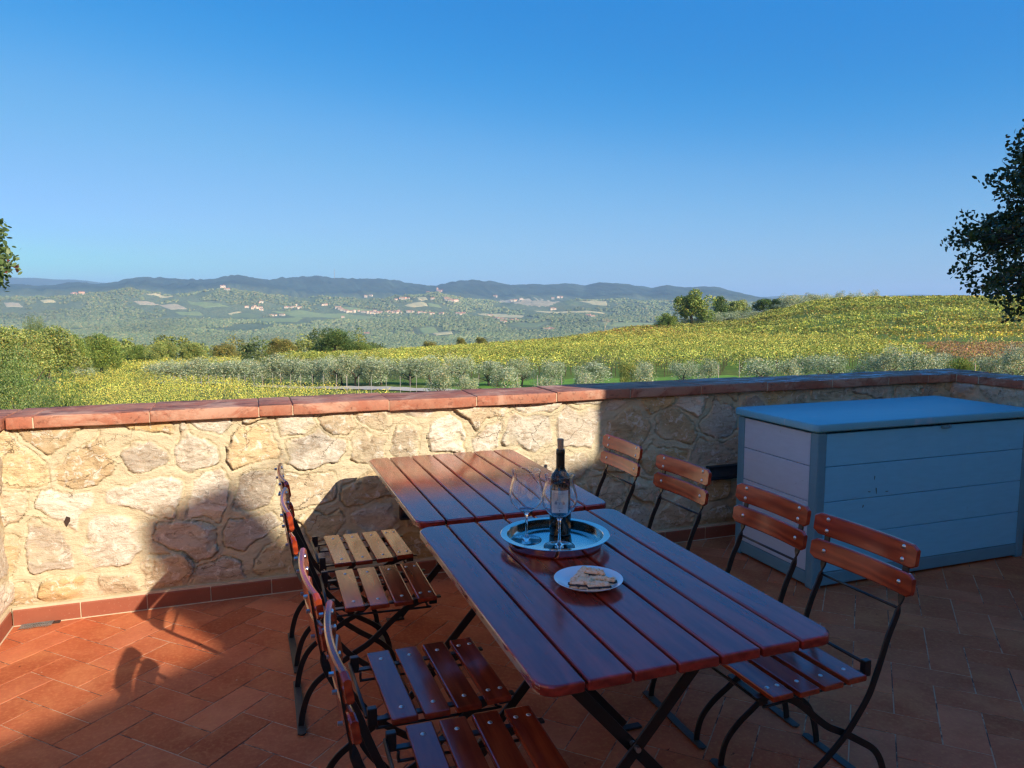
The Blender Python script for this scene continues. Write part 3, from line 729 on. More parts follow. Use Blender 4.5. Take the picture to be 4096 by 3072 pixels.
def words(txt, size, zc, mat, name, small=None):
    cu = bpy.data.curves.new(name, 'FONT'); cu.body = txt; cu.size = size; cu.align_x = 'CENTER'; cu.resolution_u = 2
    to = bpy.data.objects.new(name, cu); COL.objects.link(to)
    bpy.context.view_layer.update(); dg = bpy.context.evaluated_depsgraph_get()
    me = bpy.data.meshes.new_from_object(to.evaluated_get(dg)); bpy.data.objects.remove(to)
    for v in me.vertices: v.co = on_label(v.co.x, zc+v.co.y, .03795)
    me.materials.clear(); me.materials.append(mat); return link(name, me, lab)
words('CHIANTI CLASSICO', .0046, .1500, M_INK, 'lettering')
ink([[(-.016, .1478), (.018, .1478), (.018, .1482), (-.016, .1482)]], M_INKPALE)
# engraving: a plain country house between trees
sh = []
def rect(a, b, c, d): sh.append([(a, b), (c, b), (c, d), (a, d)])
rect(-.010, .1245, .0095, .1250); rect(-.010, .1145, -.0095, .1245); rect(.009, .1145, .0095, .1245)
sh.append([(-.0112, .1248), (.0108, .1248), (.008, .1278), (-.0085, .1278)])
for k in range(5): rect(-.0078+k*.0036, .1195, -.0066+k*.0036, .1220)
rect(-.0015, .1145, .0010, .1180)
sh2 = []
rr_ = random.Random(5)
for x, h, w in ((-.0145, .012, .0022), (-.0125, .018, .0018), (-.0105, .010, .002), (.0125, .015, .0020), (.0145, .011, .0024), (.0165, .009, .0024), (-.0165, .008, .0022)):
    sh2.append([(x-w, .1138), (x+w, .1138), (x+w*.8, .1138+h*.5), (x, .1138+h), (x-w*.8, .1138+h*.5)])
sh2.append([(-.0075, .1278), (-.0055, .1278), (-.0062, .140), (-.0066, .1445), (-.0070, .140)])
sh2.append([(-.018, .1128), (.019, .1124), (.017, .1140), (-.017, .1142)])
ink(sh, M_INKPALE); ink(sh2, M_INKPALE)
sh3 = []
for zc, x0, x1, h in ((.1012, -.0095, .0095, .0020), (.0858, -.0135, .0135, .0012)):
    x = x0
    while x < x1:
        w = rr_.uniform(.0006, .0014); sh3.append([(x, zc), (x+w, zc), (x+w, zc+h*rr_.uniform(.6, 1)), (x, zc+h*rr_.uniform(.6, 1))]); x += w+rr_.uniform(.0003, .0009)
sh3.append([(-.0012, .0905), (.0013, .0905), (.0010, .0925), (.0016, .0945), (.0002, .0962), (-.0012, .0945), (-.0006, .0925)])
ink(sh3, M_INK)

pl = empty('plate', (.893, 1.868, TZ)); tag(pl, 'white porcelain plate with jam pastries on the near table', 'plate')
mb = MB(); mb.lathe([(0, .0052), (.055, .0055), (.066, .0075), (.083, .0150), (.0975, .0225), (.0988, .0225), (.0985, .0213), (.082, .0118), (.062, .0040), (.058, .0008), (.054, .0008), (.052, .0025), (0, .0025)], n=96); mb.build('plate_body', M_PLATE, pl, smooth=True)

def pastry(x, y, z, rz, L, W, H_, seed, label, rag=.004, tilt=(0, 0), kern=0):
    L *= 1.12; W *= 1.15; H = H_*1.25
    T = empty('pastry', (x, y, z)); T.rotation_euler = (R(tilt[0]), R(tilt[1]), R(rz)); tag(T, label, 'pastry', 'jam pastries on the plate')
    def layer(z0, z1, l, w, sd, bulge, m, name, rough):
        nu, nv = 26, 16; V = []; Fs = []
        def pt(u, v, top):
            # rounded rectangle in plan
            px, py = (u-.5)*l, (v-.5)*w
            e = min(u, 1-u, (min(v, 1-v))*w/l)*l
            rr = math.sqrt(max(0, 1-(1-min(e/.006, 1))**2))
            nx = (float(fbm(np.array([px*90+sd]), np.array([py*90+7]), sd, 3)[0])-.5)*rough
            ed = (float(vnoise(px*160+sd*3, py*160, sd+2))-.5)*rag*(1-min(e/.006, 1))
            zz = (z1-(1-rr)*(z1-z0)*.45+nx*rr+bulge*math.sin(math.pi*u)*math.sin(math.pi*v)) if top else (z0+(1-rr)*(z1-z0)*.3)
            return (px*(1+ed*8), py*(1+ed*14), zz)
        for top in (True, False):
            for i in range(nu+1):
                for j in range(nv+1): V.append(pt(i/nu, j/nv, top))
        o = (nu+1)*(nv+1); I = lambda i, j: i*(nv+1)+j
        for i in range(nu):
            for j in range(nv):
                Fs.append((I(i, j), I(i+1, j), I(i+1, j+1), I(i, j+1))); Fs.append((o+I(i, j), o+I(i, j+1), o+I(i+1, j+1), o+I(i+1, j)))
        for i in range(nu): Fs.append((I(i, 0), o+I(i, 0), o+I(i+1, 0), I(i+1, 0))); Fs.append((I(i, nv), I(i+1, nv), o+I(i+1, nv), o+I(i, nv)))
        for j in range(nv): Fs.append((I(0, j), I(0, j+1), o+I(0, j+1), o+I(0, j))); Fs.append((I(nu, j), o+I(nu, j), o+I(nu, j+1), I(nu, j+1)))
        mb = MB(); mb.add(V, Fs)
        if m == M_CRUST and kern:
            r_ = random.Random(sd)
            for k in range(kern):
                kx, ky = r_.uniform(-.42, .42)*l, r_.uniform(-.4, .4)*w; a = r_.uniform(0, 3)
                rot = Matrix.Rotation(a, 3, 'Z')
                for seg in (0,):
                    Q = []; nn = 8
                    prof = [(-.0050, .0004), (-.0038, .0017), (-.001, .0024), (.002, .0021), (.0045, .0010), (.0055, .0003)]
                    secs = [[(rot @ Vector((px_, rr_*math.cos(2*math.pi*q/nn), 0))+Vector((kx, ky, z1+bulge*.6+.0008+rr_*math.sin(2*math.pi*q/nn)*.8))) for q in range(nn)] for px_, rr_ in prof]
                    mb.loft(secs)
        return mb.build(name, m, T, smooth=True)
    layer(0, H*.36, L, W, seed, 0, M_CRUST, 'bottom_crust', .001); kern_, kern2 = kern, 0
    layer(H*.30, H*.64, L*.955, W*.93, seed+5, 0, M_JAM, 'jam_filling', .004)
    layer(H*.56, H, L*.95, W*.93, seed+9, .0025, M_CRUST, 'top_crust', .012)
    r_ = random.Random(seed); mb = MB()
    for k in range(5):                      # jam blobs pressed out at the edges
        a = r_.choice([(-.5, r_.uniform(-.4, .4)), (.5, r_.uniform(-.4, .4)), (r_.uniform(-.45, .45), -.5), (r_.uniform(-.45, .45), -.5)])
        rr = r_.uniform(.0026, .0045); mb.lathe([(0, -rr*.7), (rr*.8, -rr*.5), (rr*1.3, 0), (rr*.8, rr*.6), (0, rr*.75)], n=9, c=(a[0]*L*.97, a[1]*W*.97, H*r_.uniform(.42, .62)))
    mb.build('jam_drop', M_JAM, T, smooth=True)
pz = TZ+.0062
pastry(.862, 1.850, pz, -28, .060, .036, .0165, 3, 'pastry slice at the left front of the plate, dark jam oozing along its side', kern=5)
pastry(.898, 1.815, pz, -10, .060, .024, .0165, 8, 'narrow pastry slice lying nearest the plate rim at the front', kern=2)
pastry(.928, 1.852, pz, -34, .072, .020, .0145, 13, 'long thin pastry strip pointing right towards the plate rim', kern=2)
pastry(.888, 1.893, pz+.004, 42, .066, .036, .0165, 21, 'pastry slice at the back left of the plate, plain crust on top', kern=6, tilt=(7, -9))
pastry(.917, 1.884, pz+.007, -22, .056, .034, .0180, 29, 'pastry slice at the back of the plate crusted with nuts', kern=12, tilt=(-8, 7))
# ---------------------------------------------------------------- the land beyond the wall
AZ = [-40, -20, -5, 5, 12, 19.5, 28, 36, 39, 42, 45, 50, 62, 80]
RR = [1, 5, 40, 75, 110, 150, 200, 260, 350, 450, 700, 1500, 2500]
DD = np.array([  # metres below the eye
 [4.0, 4.0, 7.5, 9.2, 10.2, 12.0, 16.0, 27.0, 50.0, 75, 118, 150, 166],
 [4.0, 4.0, 7.5, 9.2, 10.2, 12.0, 16.0, 27.0, 50.0, 75, 118, 150, 166],
 [4.0, 4.0, 7.5, 9.2, 10.2, 12.0, 16.0, 26.0, 47.0, 70, 112, 150, 166],
 [4.0, 4.0, 7.3, 8.9, 10.0, 12.0, 15.5, 23.0, 42.0, 65, 106, 148, 166],
 [4.0, 4.0, 7.0, 8.7, 9.9, 11.6, 14.5, 19.5, 34.0, 58, 100, 146, 164],
 [4.0, 4.0, 6.8, 8.4, 9.6, 11.0, 12.9, 15.4, 24.0, 48, 94, 144, 162],
 [4.0, 4.0, 6.6, 8.0, 9.0, 9.8, 10.3, 10.9, 13.0, 32, 84, 138, 160],
 [4.0, 4.0, 6.2, 7.5, 8.4, 9.6, 10.6, 10.4, 9.5, 24, 74, 134, 156],
 [4.0, 4.0, 6.1, 7.2, 8.1, 9.4, 10.1, 8.2, 4.6, 19, 69, 132, 154],
 [4.0, 4.0, 6.0, 7.1, 8.0, 9.2, 9.6, 6.2, .2, 14, 64, 130, 152],
 [4.0, 4.0, 5.7, 6.7, 7.8, 9.0, 8.6, 4.6, -.4, 10, 58, 127, 150],
 [4.0, 4.0, 5.5, 6.4, 7.6, 8.5, 7.2, 3.2, -.3, 7, 54, 124, 148],
 [4.0, 4.0, 5.5, 6.2, 7.4, 8.2, 6.8, 3.0, -.3, 5, 50, 120, 144],
 [4.0, 4.0, 5.5, 6.2, 7.1, 7.4, 6.6, 3.0, -.3, 5, 50, 120, 144]], float)
RIDGE = [(-1800, 1150), (-900, 1125), (-300, 1150), (0, 1143), (95, 1139), (158, 1144), (316, 1129), (392, 1134), (456, 1128), (520, 1112), (570, 1106), (633, 1109), (760, 1117), (823, 1120), (943, 1102), (1013, 1112), (1076, 1121), (1184, 1108), (1266, 1103), (1329, 1112), (1400, 1115), (1515, 1113), (1585, 1123), (1680, 1139), (1743, 1140), (1832, 1122), (1889, 1120), (1965, 1127), (2047, 1140), (2186, 1136), (2306, 1136), (2338, 1144), (2401, 1133), (2471, 1134), (2604, 1154), (2667, 1142), (2738, 1151), (2853, 1149), (2933, 1166), (3041, 1193), (3200, 1206), (3600, 1210), (5200, 1210), (9000, 1200)]
RIDGE2 = [(-1800, 1180), (-500, 1185), (0, 1185), (250, 1187), (400, 1172), (470, 1163), (525, 1158), (570, 1165), (650, 1179), (760, 1176), (840, 1162), (886, 1156), (940, 1161), (1020, 1172), (1150, 1186), (1300, 1190), (1500, 1200), (1640, 1186), (1750, 1172), (1850, 1190), (2000, 1207), (2150, 1205), (2400, 1202), (2700, 1208), (3000, 1207), (3300, 1215), (5000, 1215), (9000, 1210)]
HAZY = [(-1800, 1118), (-200, 1122), (13, 1112), (139, 1111), (209, 1116), (304, 1118), (392, 1128), (520, 1140), (1000, 1170), (3000, 1186), (3100, 1185), (3300, 1187), (3560, 1178), (3700, 1177), (3850, 1181), (3980, 1185), (4300, 1180), (5200, 1186), (9000, 1190)]
def prof(tab):
    a = np.array([azel(px, py) for px, py in tab]); o = np.argsort(a[:, 0]); return a[o, 0], np.tan(np.radians(a[o, 1]))
PA1, PE1 = prof(RIDGE); PA2, PE2 = prof(RIDGE2); PA3, PE3 = prof(HAZY)
def _near(az, r):
    az = np.clip(az, -40, 80); lr = np.log(np.clip(r, 1.0, 2500.0)); lR = np.log(RR)
    ia = np.clip(np.searchsorted(AZ, az, 'right')-1, 0, len(AZ)-2); A_ = np.array(AZ, float)
    ta = (az-A_[ia])/(A_[ia+1]-A_[ia]); ta = ta*ta*(3-2*ta)*.5+ta*.5
    ir = np.clip(np.searchsorted(lR, lr, 'right')-1, 0, len(RR)-2); tr_ = (lr-lR[ir])/(lR[ir+1]-lR[ir])
    f = lambda i, j: DD[i, j]
    return (f(ia, ir)*(1-ta)+f(ia+1, ir)*ta)*(1-tr_)+(f(ia, ir+1)*(1-ta)+f(ia+1, ir+1)*ta)*tr_
def height(x, y):
    x = np.asarray(x, float); y = np.asarray(y, float)
    r = np.hypot(x, y)+1e-6; az = np.degrees(np.arctan2(x, y))
    back = np.abs(az) > 85
    azc = np.where(az > 82, 82, np.where(az < -42, -42, az))
    D = 0
    for k in (-.05, 0, .05): D = D+_near(azc, r*math.exp(k))/3
    z = EYE-D
    e1 = np.interp(azc, PA1, PE1); e2 = np.interp(azc, PA2, PE2); e3 = np.interp(azc, PA3, PE3)
    z25 = EYE-_near(azc, np.full_like(r, 2500.))
    k34 = -.0400-.004*np.sin(np.radians(azc*5)); k45 = -.0235+.002*np.sin(np.radians(azc*7+40))
    n = len(np.atleast_1d(r))
    K = [2500, 3400, 4400, 5600, 6300, 7400, 9300, 12000, 16500, 21000]
    Z = [z25/2500, k34, k45, e2, np.minimum(e2-.0045, .5*(e2+k45)), .45*e1+.55*(e2-.003), e1, e1-.035, e3, e3-.03]
    zf = np.array(Z[0])*r
    for i in range(len(K)-1):
        t = np.clip((r-K[i])/(K[i+1]-K[i]), 0, 1); t = t*t*(3-2*t)
        zf = np.where(r >= K[i], (np.asarray(Z[i])*(1-t)*K[i]+np.asarray(Z[i+1])*t*K[i+1]), zf)
    zf = EYE+zf
    z = np.where(r > 2500, zf, z)
    # folds of the hills
    am = np.clip((r-900)/2500, 0, 1)*np.clip(r/5200, 0, 1)*52*np.clip((19500-r)/4000, 0, 1)
    nz = fbm(x/900+3, y/1300+8, 77, 5, .48)-.5
    rid = .5-np.abs(fbm(x/620+13, y/1500+2, 91, 4, .5)-.5)*3
    keep = np.clip(np.abs(r-9300)/900, .22, 1.3)*np.clip(np.abs(r-5600)/700, .25, 1)
    ridge_bits = np.clip((r-4500)/1500, 0, 1)*np.clip((16000-r)/3000, 0, 1)*(np.abs(fbm(x/80, y/500, 33, 4)-.5)*70-8)
    z = z+ridge_bits+am*(nz*1.5+rid*.55*np.clip((r-3000)/2500, 0, 1)-.1)*keep
    z = z+np.clip((r-20)/60, 0, 1)*(fbm(x/14, y/14, 12, 3)-.5)*.5*np.clip(r/60, 0, 1)
    return z
def hz(x, y): return float(height(np.array([x]), np.array([y]))[0])
def at(px, r):
    a = math.radians(azel(px, 1250)[0]); x, y = r*math.sin(a), r*math.cos(a); return x, y, hz(x, y)
_rg = np.exp(np.linspace(math.log(25), math.log(15000), 900))
def hit(px, py, rmin=25):
    d = ray(px, py); h = math.hypot(d[0], d[1]); ux, uy = d[0]/h, d[1]/h; s = d[2]/h
    rg = _rg[_rg > rmin]
    zt = height(ux*rg, uy*rg); zl = EYE+s*rg; k = np.where(zl < zt)[0]
    r = rg[k[0]] if len(k) else 9000.
    return ux*r, uy*r, float(height(np.array([ux*r]), np.array([uy*r]))[0]), r

# ---- ground meshes
def mat_ground():
    g = G('hill_ground'); v = g.coord(); a = g.attr()
    n = g.noise(v, .9, 6, .65); n2 = g.noise(v, .02, 6, .7)
    c = g.mix(g.ramp(n, [(.35, .0), (.7, .45)]), a, (.045, .06, .018), 'MIX'); c = g.mix(g.ramp(n2, [(.35, 0.0), (.7, .3)]), c, (.10, .10, .05))
    g.pbr(c, .95, spec=.1, nrm=g.bump(g.noise(v, 3.5, 5), .5, .08)); return g.mat
M_GROUND = mat_ground()
def mat_forest():
    g = G('far_forest'); v = g.coord(); a = g.attr()
    c1 = g.voro(v, .085, rnd=1.0); n = g.noise(v, .045, 5, .7); n3 = g.noise(v, .006, 5, .6)
    c = g.mix(g.ramp(c1, [(.25, 0.0), (.8, .55)]), a, (.03, .05, .03)); c = g.mix(g.ramp(n, [(.4, 0.0), (.75, .6)]), c, g.mix(.5, a, (.2, .2, .1), 'SCREEN') if False else g.mix(.6, a, (1.5, 1.5, 1.3), 'MULTIPLY')); c = g.mix(g.ramp(n3, [(.4, 0.0), (.7, .4)]), c, g.mix(1.0, a, (.5, .55, .55), 'MULTIPLY'))
    hgt = g.math('SUBTRACT', 1.0, c1)
    g.pbr(c, .95, spec=.05, nrm=g.bump(hgt, .45, 6.0)); return g.mat
M_FARFOR = mat_forest()
def ground(name, r0, r1, nr, na, mat, colf):
    az = np.radians(np.linspace(-44, 84, na)); rr_ = np.exp(np.linspace(math.log(r0), math.log(r1), nr))
    A_, R_ = np.meshgrid(az, rr_); x = (R_*np.sin(A_)).ravel(); y = (R_*np.cos(A_)).ravel(); z = height(x, y)
    a = np.arange(na*nr).reshape(nr, na); Fq = np.stack([a[:-1, :-1].ravel(), a[:-1, 1:].ravel(), a[1:, 1:].ravel(), a[1:, :-1].ravel()], 1)[:, ::-1]
    me = npmesh(name, np.stack([x, y, z], 1), Fq, mat, smooth=True, col=colf(x, y, z)); o = link(name, me); tag(o, kind='structure'); return o
def col_near(x, y, z):
    n = fbm(x/6, y/6, 4, 4); n2 = fbm(x/40, y/40, 9, 3); g1 = np.array([.13, .25, .03]); g2 = np.array([.17, .19, .045]); g3 = np.array([.24, .19, .10])
    c = g1*(1-n[:, None])+g2*n[:, None]; w = np.clip((n2-.56)*6, 0, 1)[:, None]*.5
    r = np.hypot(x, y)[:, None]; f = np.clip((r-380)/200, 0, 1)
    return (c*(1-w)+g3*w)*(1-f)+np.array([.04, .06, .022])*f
def col_far(x, y, z):
    n = fbm(x/260, y/340, 14, 5)[:, None]; n2 = fbm(x/1100, y/1100, 19, 4)[:, None]
    c = np.array([.12, .16, .085])*(1-n)+np.array([.21, .24, .13])*n
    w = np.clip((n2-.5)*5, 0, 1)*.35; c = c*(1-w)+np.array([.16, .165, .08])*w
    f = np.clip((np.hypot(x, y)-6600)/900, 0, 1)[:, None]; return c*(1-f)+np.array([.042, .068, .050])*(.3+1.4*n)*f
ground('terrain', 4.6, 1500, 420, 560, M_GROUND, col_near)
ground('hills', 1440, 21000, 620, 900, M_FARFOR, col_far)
# plain behind the viewer and below the house
mb = MB(); mb.box((0, -60, -3.6), (400, 117, .2)); q = mb.build('ground_behind', M_GROUND); tag(q, kind='structure')
c_ = q.data.color_attributes.new('Col', 'FLOAT_COLOR', 'POINT'); c_.data.foreach_set('color', [.09, .12, .03, 1]*len(q.data.vertices))

# ---- foliage helpers
def mat_leaf(name, trans=.3, rough=.5, spec=.3):
    g = G(name); a = g.attr(); d = g.n('ShaderNodeBsdfPrincipled'); g.l(a, d.inputs['Base Color']); g.set(d, 'Roughness', rough); g.set(d, 'Specular IOR Level', spec)
    t = g.n('ShaderNodeBsdfTranslucent'); tc = g.mix(.5, a, (.35, .45, .05), 'MULTIPLY'); g.l(g.mix(.6, a, tc), t.inputs['Color'])
    m = g.n('ShaderNodeMixShader'); g.set(m, 0, trans); g.l(d.outputs[0], m.inputs[1]); g.l(t.outputs[0], m.inputs[2]); g.l(m.outputs[0], g.out.inputs[0]); return g.mat
M_LEAF = mat_leaf('leaf', .25); M_OLIVE = mat_leaf('olive_leaf', .08, .45, .4); M_DARKLEAF = mat_leaf('oak_leaf', .10, .4, .5)
M_BARK = simple('bark', (.09, .07, .05), .9, .4, 8, .6, .02); M_STAKE = simple('stake_wood', (.34, .30, .25), .8, .2, 12, .2, .005)
def leaf_quads(P, size, rng, up=.25, aspect=1.0, shape=4):
    "random small leaf faces at points P; size array; returns V, F"
    n = len(P); a = rng.normal(size=(n, 3)); a[:, 2] *= .7; a /= np.linalg.norm(a, axis=1)[:, None]
    b = rng.normal(size=(n, 3)); b -= (b*a).sum(1)[:, None]*a; b /= np.linalg.norm(b, axis=1)[:, None]
    s = (np.broadcast_to(size, (n,)))[:, None]
    u = a*s*.5; w = b*s*.5*aspect
    if shape == 4: V = np.stack([P-u, P-w*.8+u*.1, P+u, P+w*.8+u*.1], 1).reshape(-1, 3); F_ = np.arange(4*n).reshape(n, 4)
    else: V = np.stack([P-u-w, P+u-w, P+w], 1).reshape(-1, 3); F_ = np.arange(3*n).reshape(n, 3)
    return V, F_
def crown_points(rng, n, cx, cy, cz, rx, ry, rz, clumps=14, cs=.36, shell=.55):
    u = rng.normal(size=(clumps, 3)); u /= np.linalg.norm(u, axis=1)[:, None]; u[:, 2] = np.where(u[:, 2] < -.55, -u[:, 2], u[:, 2])
    rad = rng.uniform(shell, .92, clumps)[:, None]; c = u*rad
    szs = rng.uniform(.6, 1.25, clumps)*cs
    k = rng.integers(0, clumps, n); d = rng.normal(size=(n, 3)); d /= np.linalg.norm(d, axis=1)[:, None]
    d *= (rng.uniform(.35, 1, n)**.5)[:, None]*szs[k][:, None]
    P = c[k]+d
    tone = rng.uniform(.75, 1.2, clumps)[k]
    return P*np.array([rx, ry, rz])+np.array([cx, cy, cz]), tone
def crown_mesh(name, rng, n, size, dims, cz, pal, mat, clumps=14, cs=.36, shell=.55, aspect=.6):
    P, tone = crown_points(rng, n, 0, 0, cz, *dims, clumps, cs, shell)
    V, Fq = leaf_quads(P, size*rng.uniform(.6, 1.3, n), rng, aspect=aspect)
    pal = np.array(pal); c = pal[rng.integers(0, len(pal), n)]*tone[:, None]*rng.uniform(.85, 1.15, (n, 1))
    return npmesh(name, V, Fq, mat, col=np.repeat(c, 4, axis=0))
def trunk_mesh(rng, h, r, crown_r, nl=6, lean=.1):
    mb = MB(); pts = [(0, 0, -.4), (rng.uniform(-1, 1)*lean*.3, rng.uniform(-1, 1)*lean*.3, h*.3), (rng.uniform(-1, 1)*lean, rng.uniform(-1, 1)*lean, h*.62), (rng.uniform(-1, 1)*lean, rng.uniform(-1, 1)*lean, h)]
    mb.tube(catmull(pts, 3), [r*1.4]+[r*(1-.06*k) for k in range(1, 10)], n=7)
    for k in range(nl):
        a = k*2.4+rng.uniform(-.4, .4); z0 = h*rng.uniform(.35, .95); L = crown_r*rng.uniform(.5, .85)
        p1 = Vector((pts[2][0], pts[2][1], z0)); p3 = p1+Vector((math.cos(a)*L, math.sin(a)*L, L*rng.uniform(.4, 1.1))); p2 = (p1+p3)/2+Vector((0, 0, L*.08))
        mb.tube([p1, p2, p3], [r*.5, r*.3, r*.1], n=5)
    me_o = mb.build('trunk', M_BARK); me = me_o.data; bpy.data.objects.remove(me_o); return me
def tree_kind(seed, H, rad, leaf, n, pal, mat, clumps=16, cs=.36, base=.25, shell=.5, tr=.06, aspect=.6, trunkh=.6, sq=1.0):
    rng = np.random.default_rng(seed)
    cz = H*(base+1)/2; rz = H*(1-base)/2*1.06
    return (crown_mesh('crown', rng, n, leaf, (rad, rad, rz), cz, pal, mat, clumps, cs, shell, aspect), trunk_mesh(rng, H*trunkh, H*tr*.5, rad), H, rad)
def plant(name, kind, x, y, z, s, rz, label, cat, group=None, sx=1.0):
    t = empty(name, (x, y, z-.05), rz); t.scale = (s*sx, s*sx, s); tag(t, label, cat, group)
    link('crown', kind[0], t); link('trunk', kind[1], t); return t
# ---------------------------------------------------------------- vineyards (nobody could count the vines)
BR = R(38)
def vines(name, label, inside, urange, vrange, spacing, per_m, leaf, colf, seed, posts=None, bear=BR, curve=0.0, hgt=(.65, 2.05), thick=.27, gapf=.45, shade_range=(.8, 1.1)):
    rng = np.random.default_rng(seed); us = np.arange(urange[0], urange[1], spacing); P = []; C = []
    PV = []; 
    row_shade = np.random.default_rng(seed+500).uniform(*shade_range, len(us))  # leaf tone per row, painted in for the dark shade lines between rows
    for iu, u in enumerate(us):
        n = int((vrange[1]-vrange[0])*per_m); v = rng.uniform(*vrange, n)
        uu = u+curve*(v*v)+rng.normal(size=n)*thick
        x = uu*math.sin(bear)+v*math.cos(bear); y = uu*math.cos(bear)-v*math.sin(bear)
        az = np.degrees(np.arctan2(x, y)); r = np.hypot(x, y); k = inside(az, r); x, y, uu, v, az, r = x[k], y[k], uu[k], v[k], az[k], r[k]
        keep = rng.uniform(size=len(x)) < np.clip((fbm(v*gapf+u*3.3, uu*0+u*1.7, seed+2, 3)-.40)*9+.3, .10, 1); x, y, uu, v, az, r = x[keep], y[keep], uu[keep], v[keep], az[keep], r[keep]
        if not len(x): continue
        h = hgt[0]+(hgt[1]-hgt[0])*rng.beta(2.2, 1.3, len(x))+(fbm(v*.9, v*0+u*7, seed, 3)-.5)*1.1
        P.append(np.stack([x, y, height(x, y)+h], 1)); C.append(colf(az, r, v, u, h, rng)*row_shade[iu]*np.clip(.55+.9*fbm(v*.5+u*5, uu*0+u*2, seed+9, 3), .6, 1.25)[:, None])
        if posts and u < posts[0]:
            for pv in np.arange(vrange[0], vrange[1], posts[1]):
                px_, py_ = (u+curve*pv*pv)*math.sin(bear)+pv*math.cos(bear), (u+curve*pv*pv)*math.cos(bear)-pv*math.sin(bear)
                if inside(np.array([math.degrees(math.atan2(px_, py_))]), np.array([math.hypot(px_, py_)]))[0]: PV.append((px_, py_))
    P = np.vstack(P); C = np.vstack(C); sz = leaf*rng.uniform(.65, 1.3, len(P))*np.clip(np.hypot(P[:, 0], P[:, 1])/110, .55, 3)**.5
    V, Fq = leaf_quads(P, sz, rng, aspect=.9); C = np.repeat(C, 4, axis=0)
    if PV:
        Z = height(np.array([p[0] for p in PV]), np.array([p[1] for p in PV])); Q = []; 
        for (a, b), z in zip(PV, Z):
            w = rng.uniform(.02, .045); l = rng.normal()*.06
            Q += [(a-w, b, z-.1), (a+w, b, z-.1), (a+w+l, b, z+1.1), (a-w+l, b, z+1.1), (a, b-w, z-.1), (a, b+w, z-.1), (a+l, b+w, z+1.1), (a+l, b-w, z+1.1)]
        n0 = len(V); V = np.vstack([V, np.array(Q)]); Fq = np.vstack([Fq, np.arange(len(Q)).reshape(-1, 4)+n0]); C = np.vstack([C, np.tile([.12, .08, .05], (len(Q), 1))])
    o = link(name, npmesh(name, V, Fq, M_LEAF, col=C)); tag(o, label, 'vines', kind='stuff'); return o
def mixc(pal, w, rng):
    pal = np.array(pal); w = np.clip(np.array(w), 0.001, None); w = w/w.sum(0); c = np.cumsum(w, 0); k = (rng.uniform(size=w.shape[1])[None, :] > c).sum(0); k = np.clip(k, 0, len(pal)-1)
    return pal[k]*rng.uniform(.86, 1.12, (w.shape[1], 1))
YEL, YGR, GRN, DGR, ORA, RED, BRN = (.68, .58, .11), (.56, .57, .11), (.36, .42, .08), (.10, .15, .025), (.60, .36, .08), (.46, .17, .07), (.40, .25, .13)
def c_left(az, r, v, u, h, rng):
    n = fbm(r*.12, az*.9, 3, 4); a = np.ones_like(r)
    return mixc([YEL, YGR, GRN, DGR], [a*(1.6+(n-.5)*3), a*1.1, a*(.45-(n-.5)*1.5), a*.12], rng)
def c_near(az, r, v, u, h, rng):
    n = fbm(v*.05, u*.06+v*.01, 5, 4); a = np.ones_like(r); top = np.clip((r-150)/40, 0, 1)
    return mixc([YEL, YGR, GRN, DGR, ORA], [a*(.6+(n-.5)*2.4), a*1.3, a*.8*(1-top*.6), a*.35, .08+top*.5*np.clip((az-12)/10, 0, 1)], rng)
def c_up(az, r, v, u, h, rng):
    n = fbm(v*.02, u*.07+v*.012, 8, 4); a = np.ones_like(r); low = np.clip((215-r)/40, 0, 1)*np.clip((41-az)/6, 0, 1); lo2 = np.clip((245-r)/70, 0, 1)*np.clip((az-44)/4, 0, 1)
    far = np.clip((33-az)/4, 0, 1)
    return mixc([YEL, YGR, GRN, ORA, RED], [a*(.55+(n-.5)*2.5)+lo2*1.2, a*1.2, a*.75*(1-lo2), low*1.3+far*.8+.05+lo2*.5+np.clip(n-.55, 0, 1)*3, low*.45+far*.55+.01], rng)
def c_red(az, r, v, u, h, rng):
    n = fbm(v*.2, u*.2, 9, 4); a = np.ones_like(r); f = np.clip((78-r)/14, 0, 1)
    return mixc([BRN, RED, ORA, YGR], [a*1.7, a*.35+(n-.5), a*.5, .15+f*2.2], rng)
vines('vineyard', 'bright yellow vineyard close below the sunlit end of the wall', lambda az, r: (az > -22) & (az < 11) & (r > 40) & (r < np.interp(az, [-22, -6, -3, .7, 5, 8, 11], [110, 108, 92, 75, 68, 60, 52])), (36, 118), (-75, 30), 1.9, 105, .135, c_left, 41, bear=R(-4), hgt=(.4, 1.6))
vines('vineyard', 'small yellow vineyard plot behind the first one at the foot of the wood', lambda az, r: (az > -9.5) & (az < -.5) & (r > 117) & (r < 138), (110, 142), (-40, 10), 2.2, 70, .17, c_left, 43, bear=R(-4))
vines('vineyard', 'green and yellow vineyard in rows behind the spaced olive trees', lambda az, r: (az > 2) & (az < np.interp(r, [75, 140, 190], [49.5, 46.3, 43.8])) & (r > np.interp(az, [2, 8, 14, 25, 45], [150, 110, 86, 80, 78])) & (r < np.interp(az, [2, 12, 19, 28, 36, 45], [185, 197, 205, 203, 198, 168])), (60, 215), (-135, 50), 2.5, 62, .19, c_near, 44, posts=(100, 1.9), curve=-.0006, gapf=.3, shade_range=(.55, 1.2), hgt=(.8, 2.35))
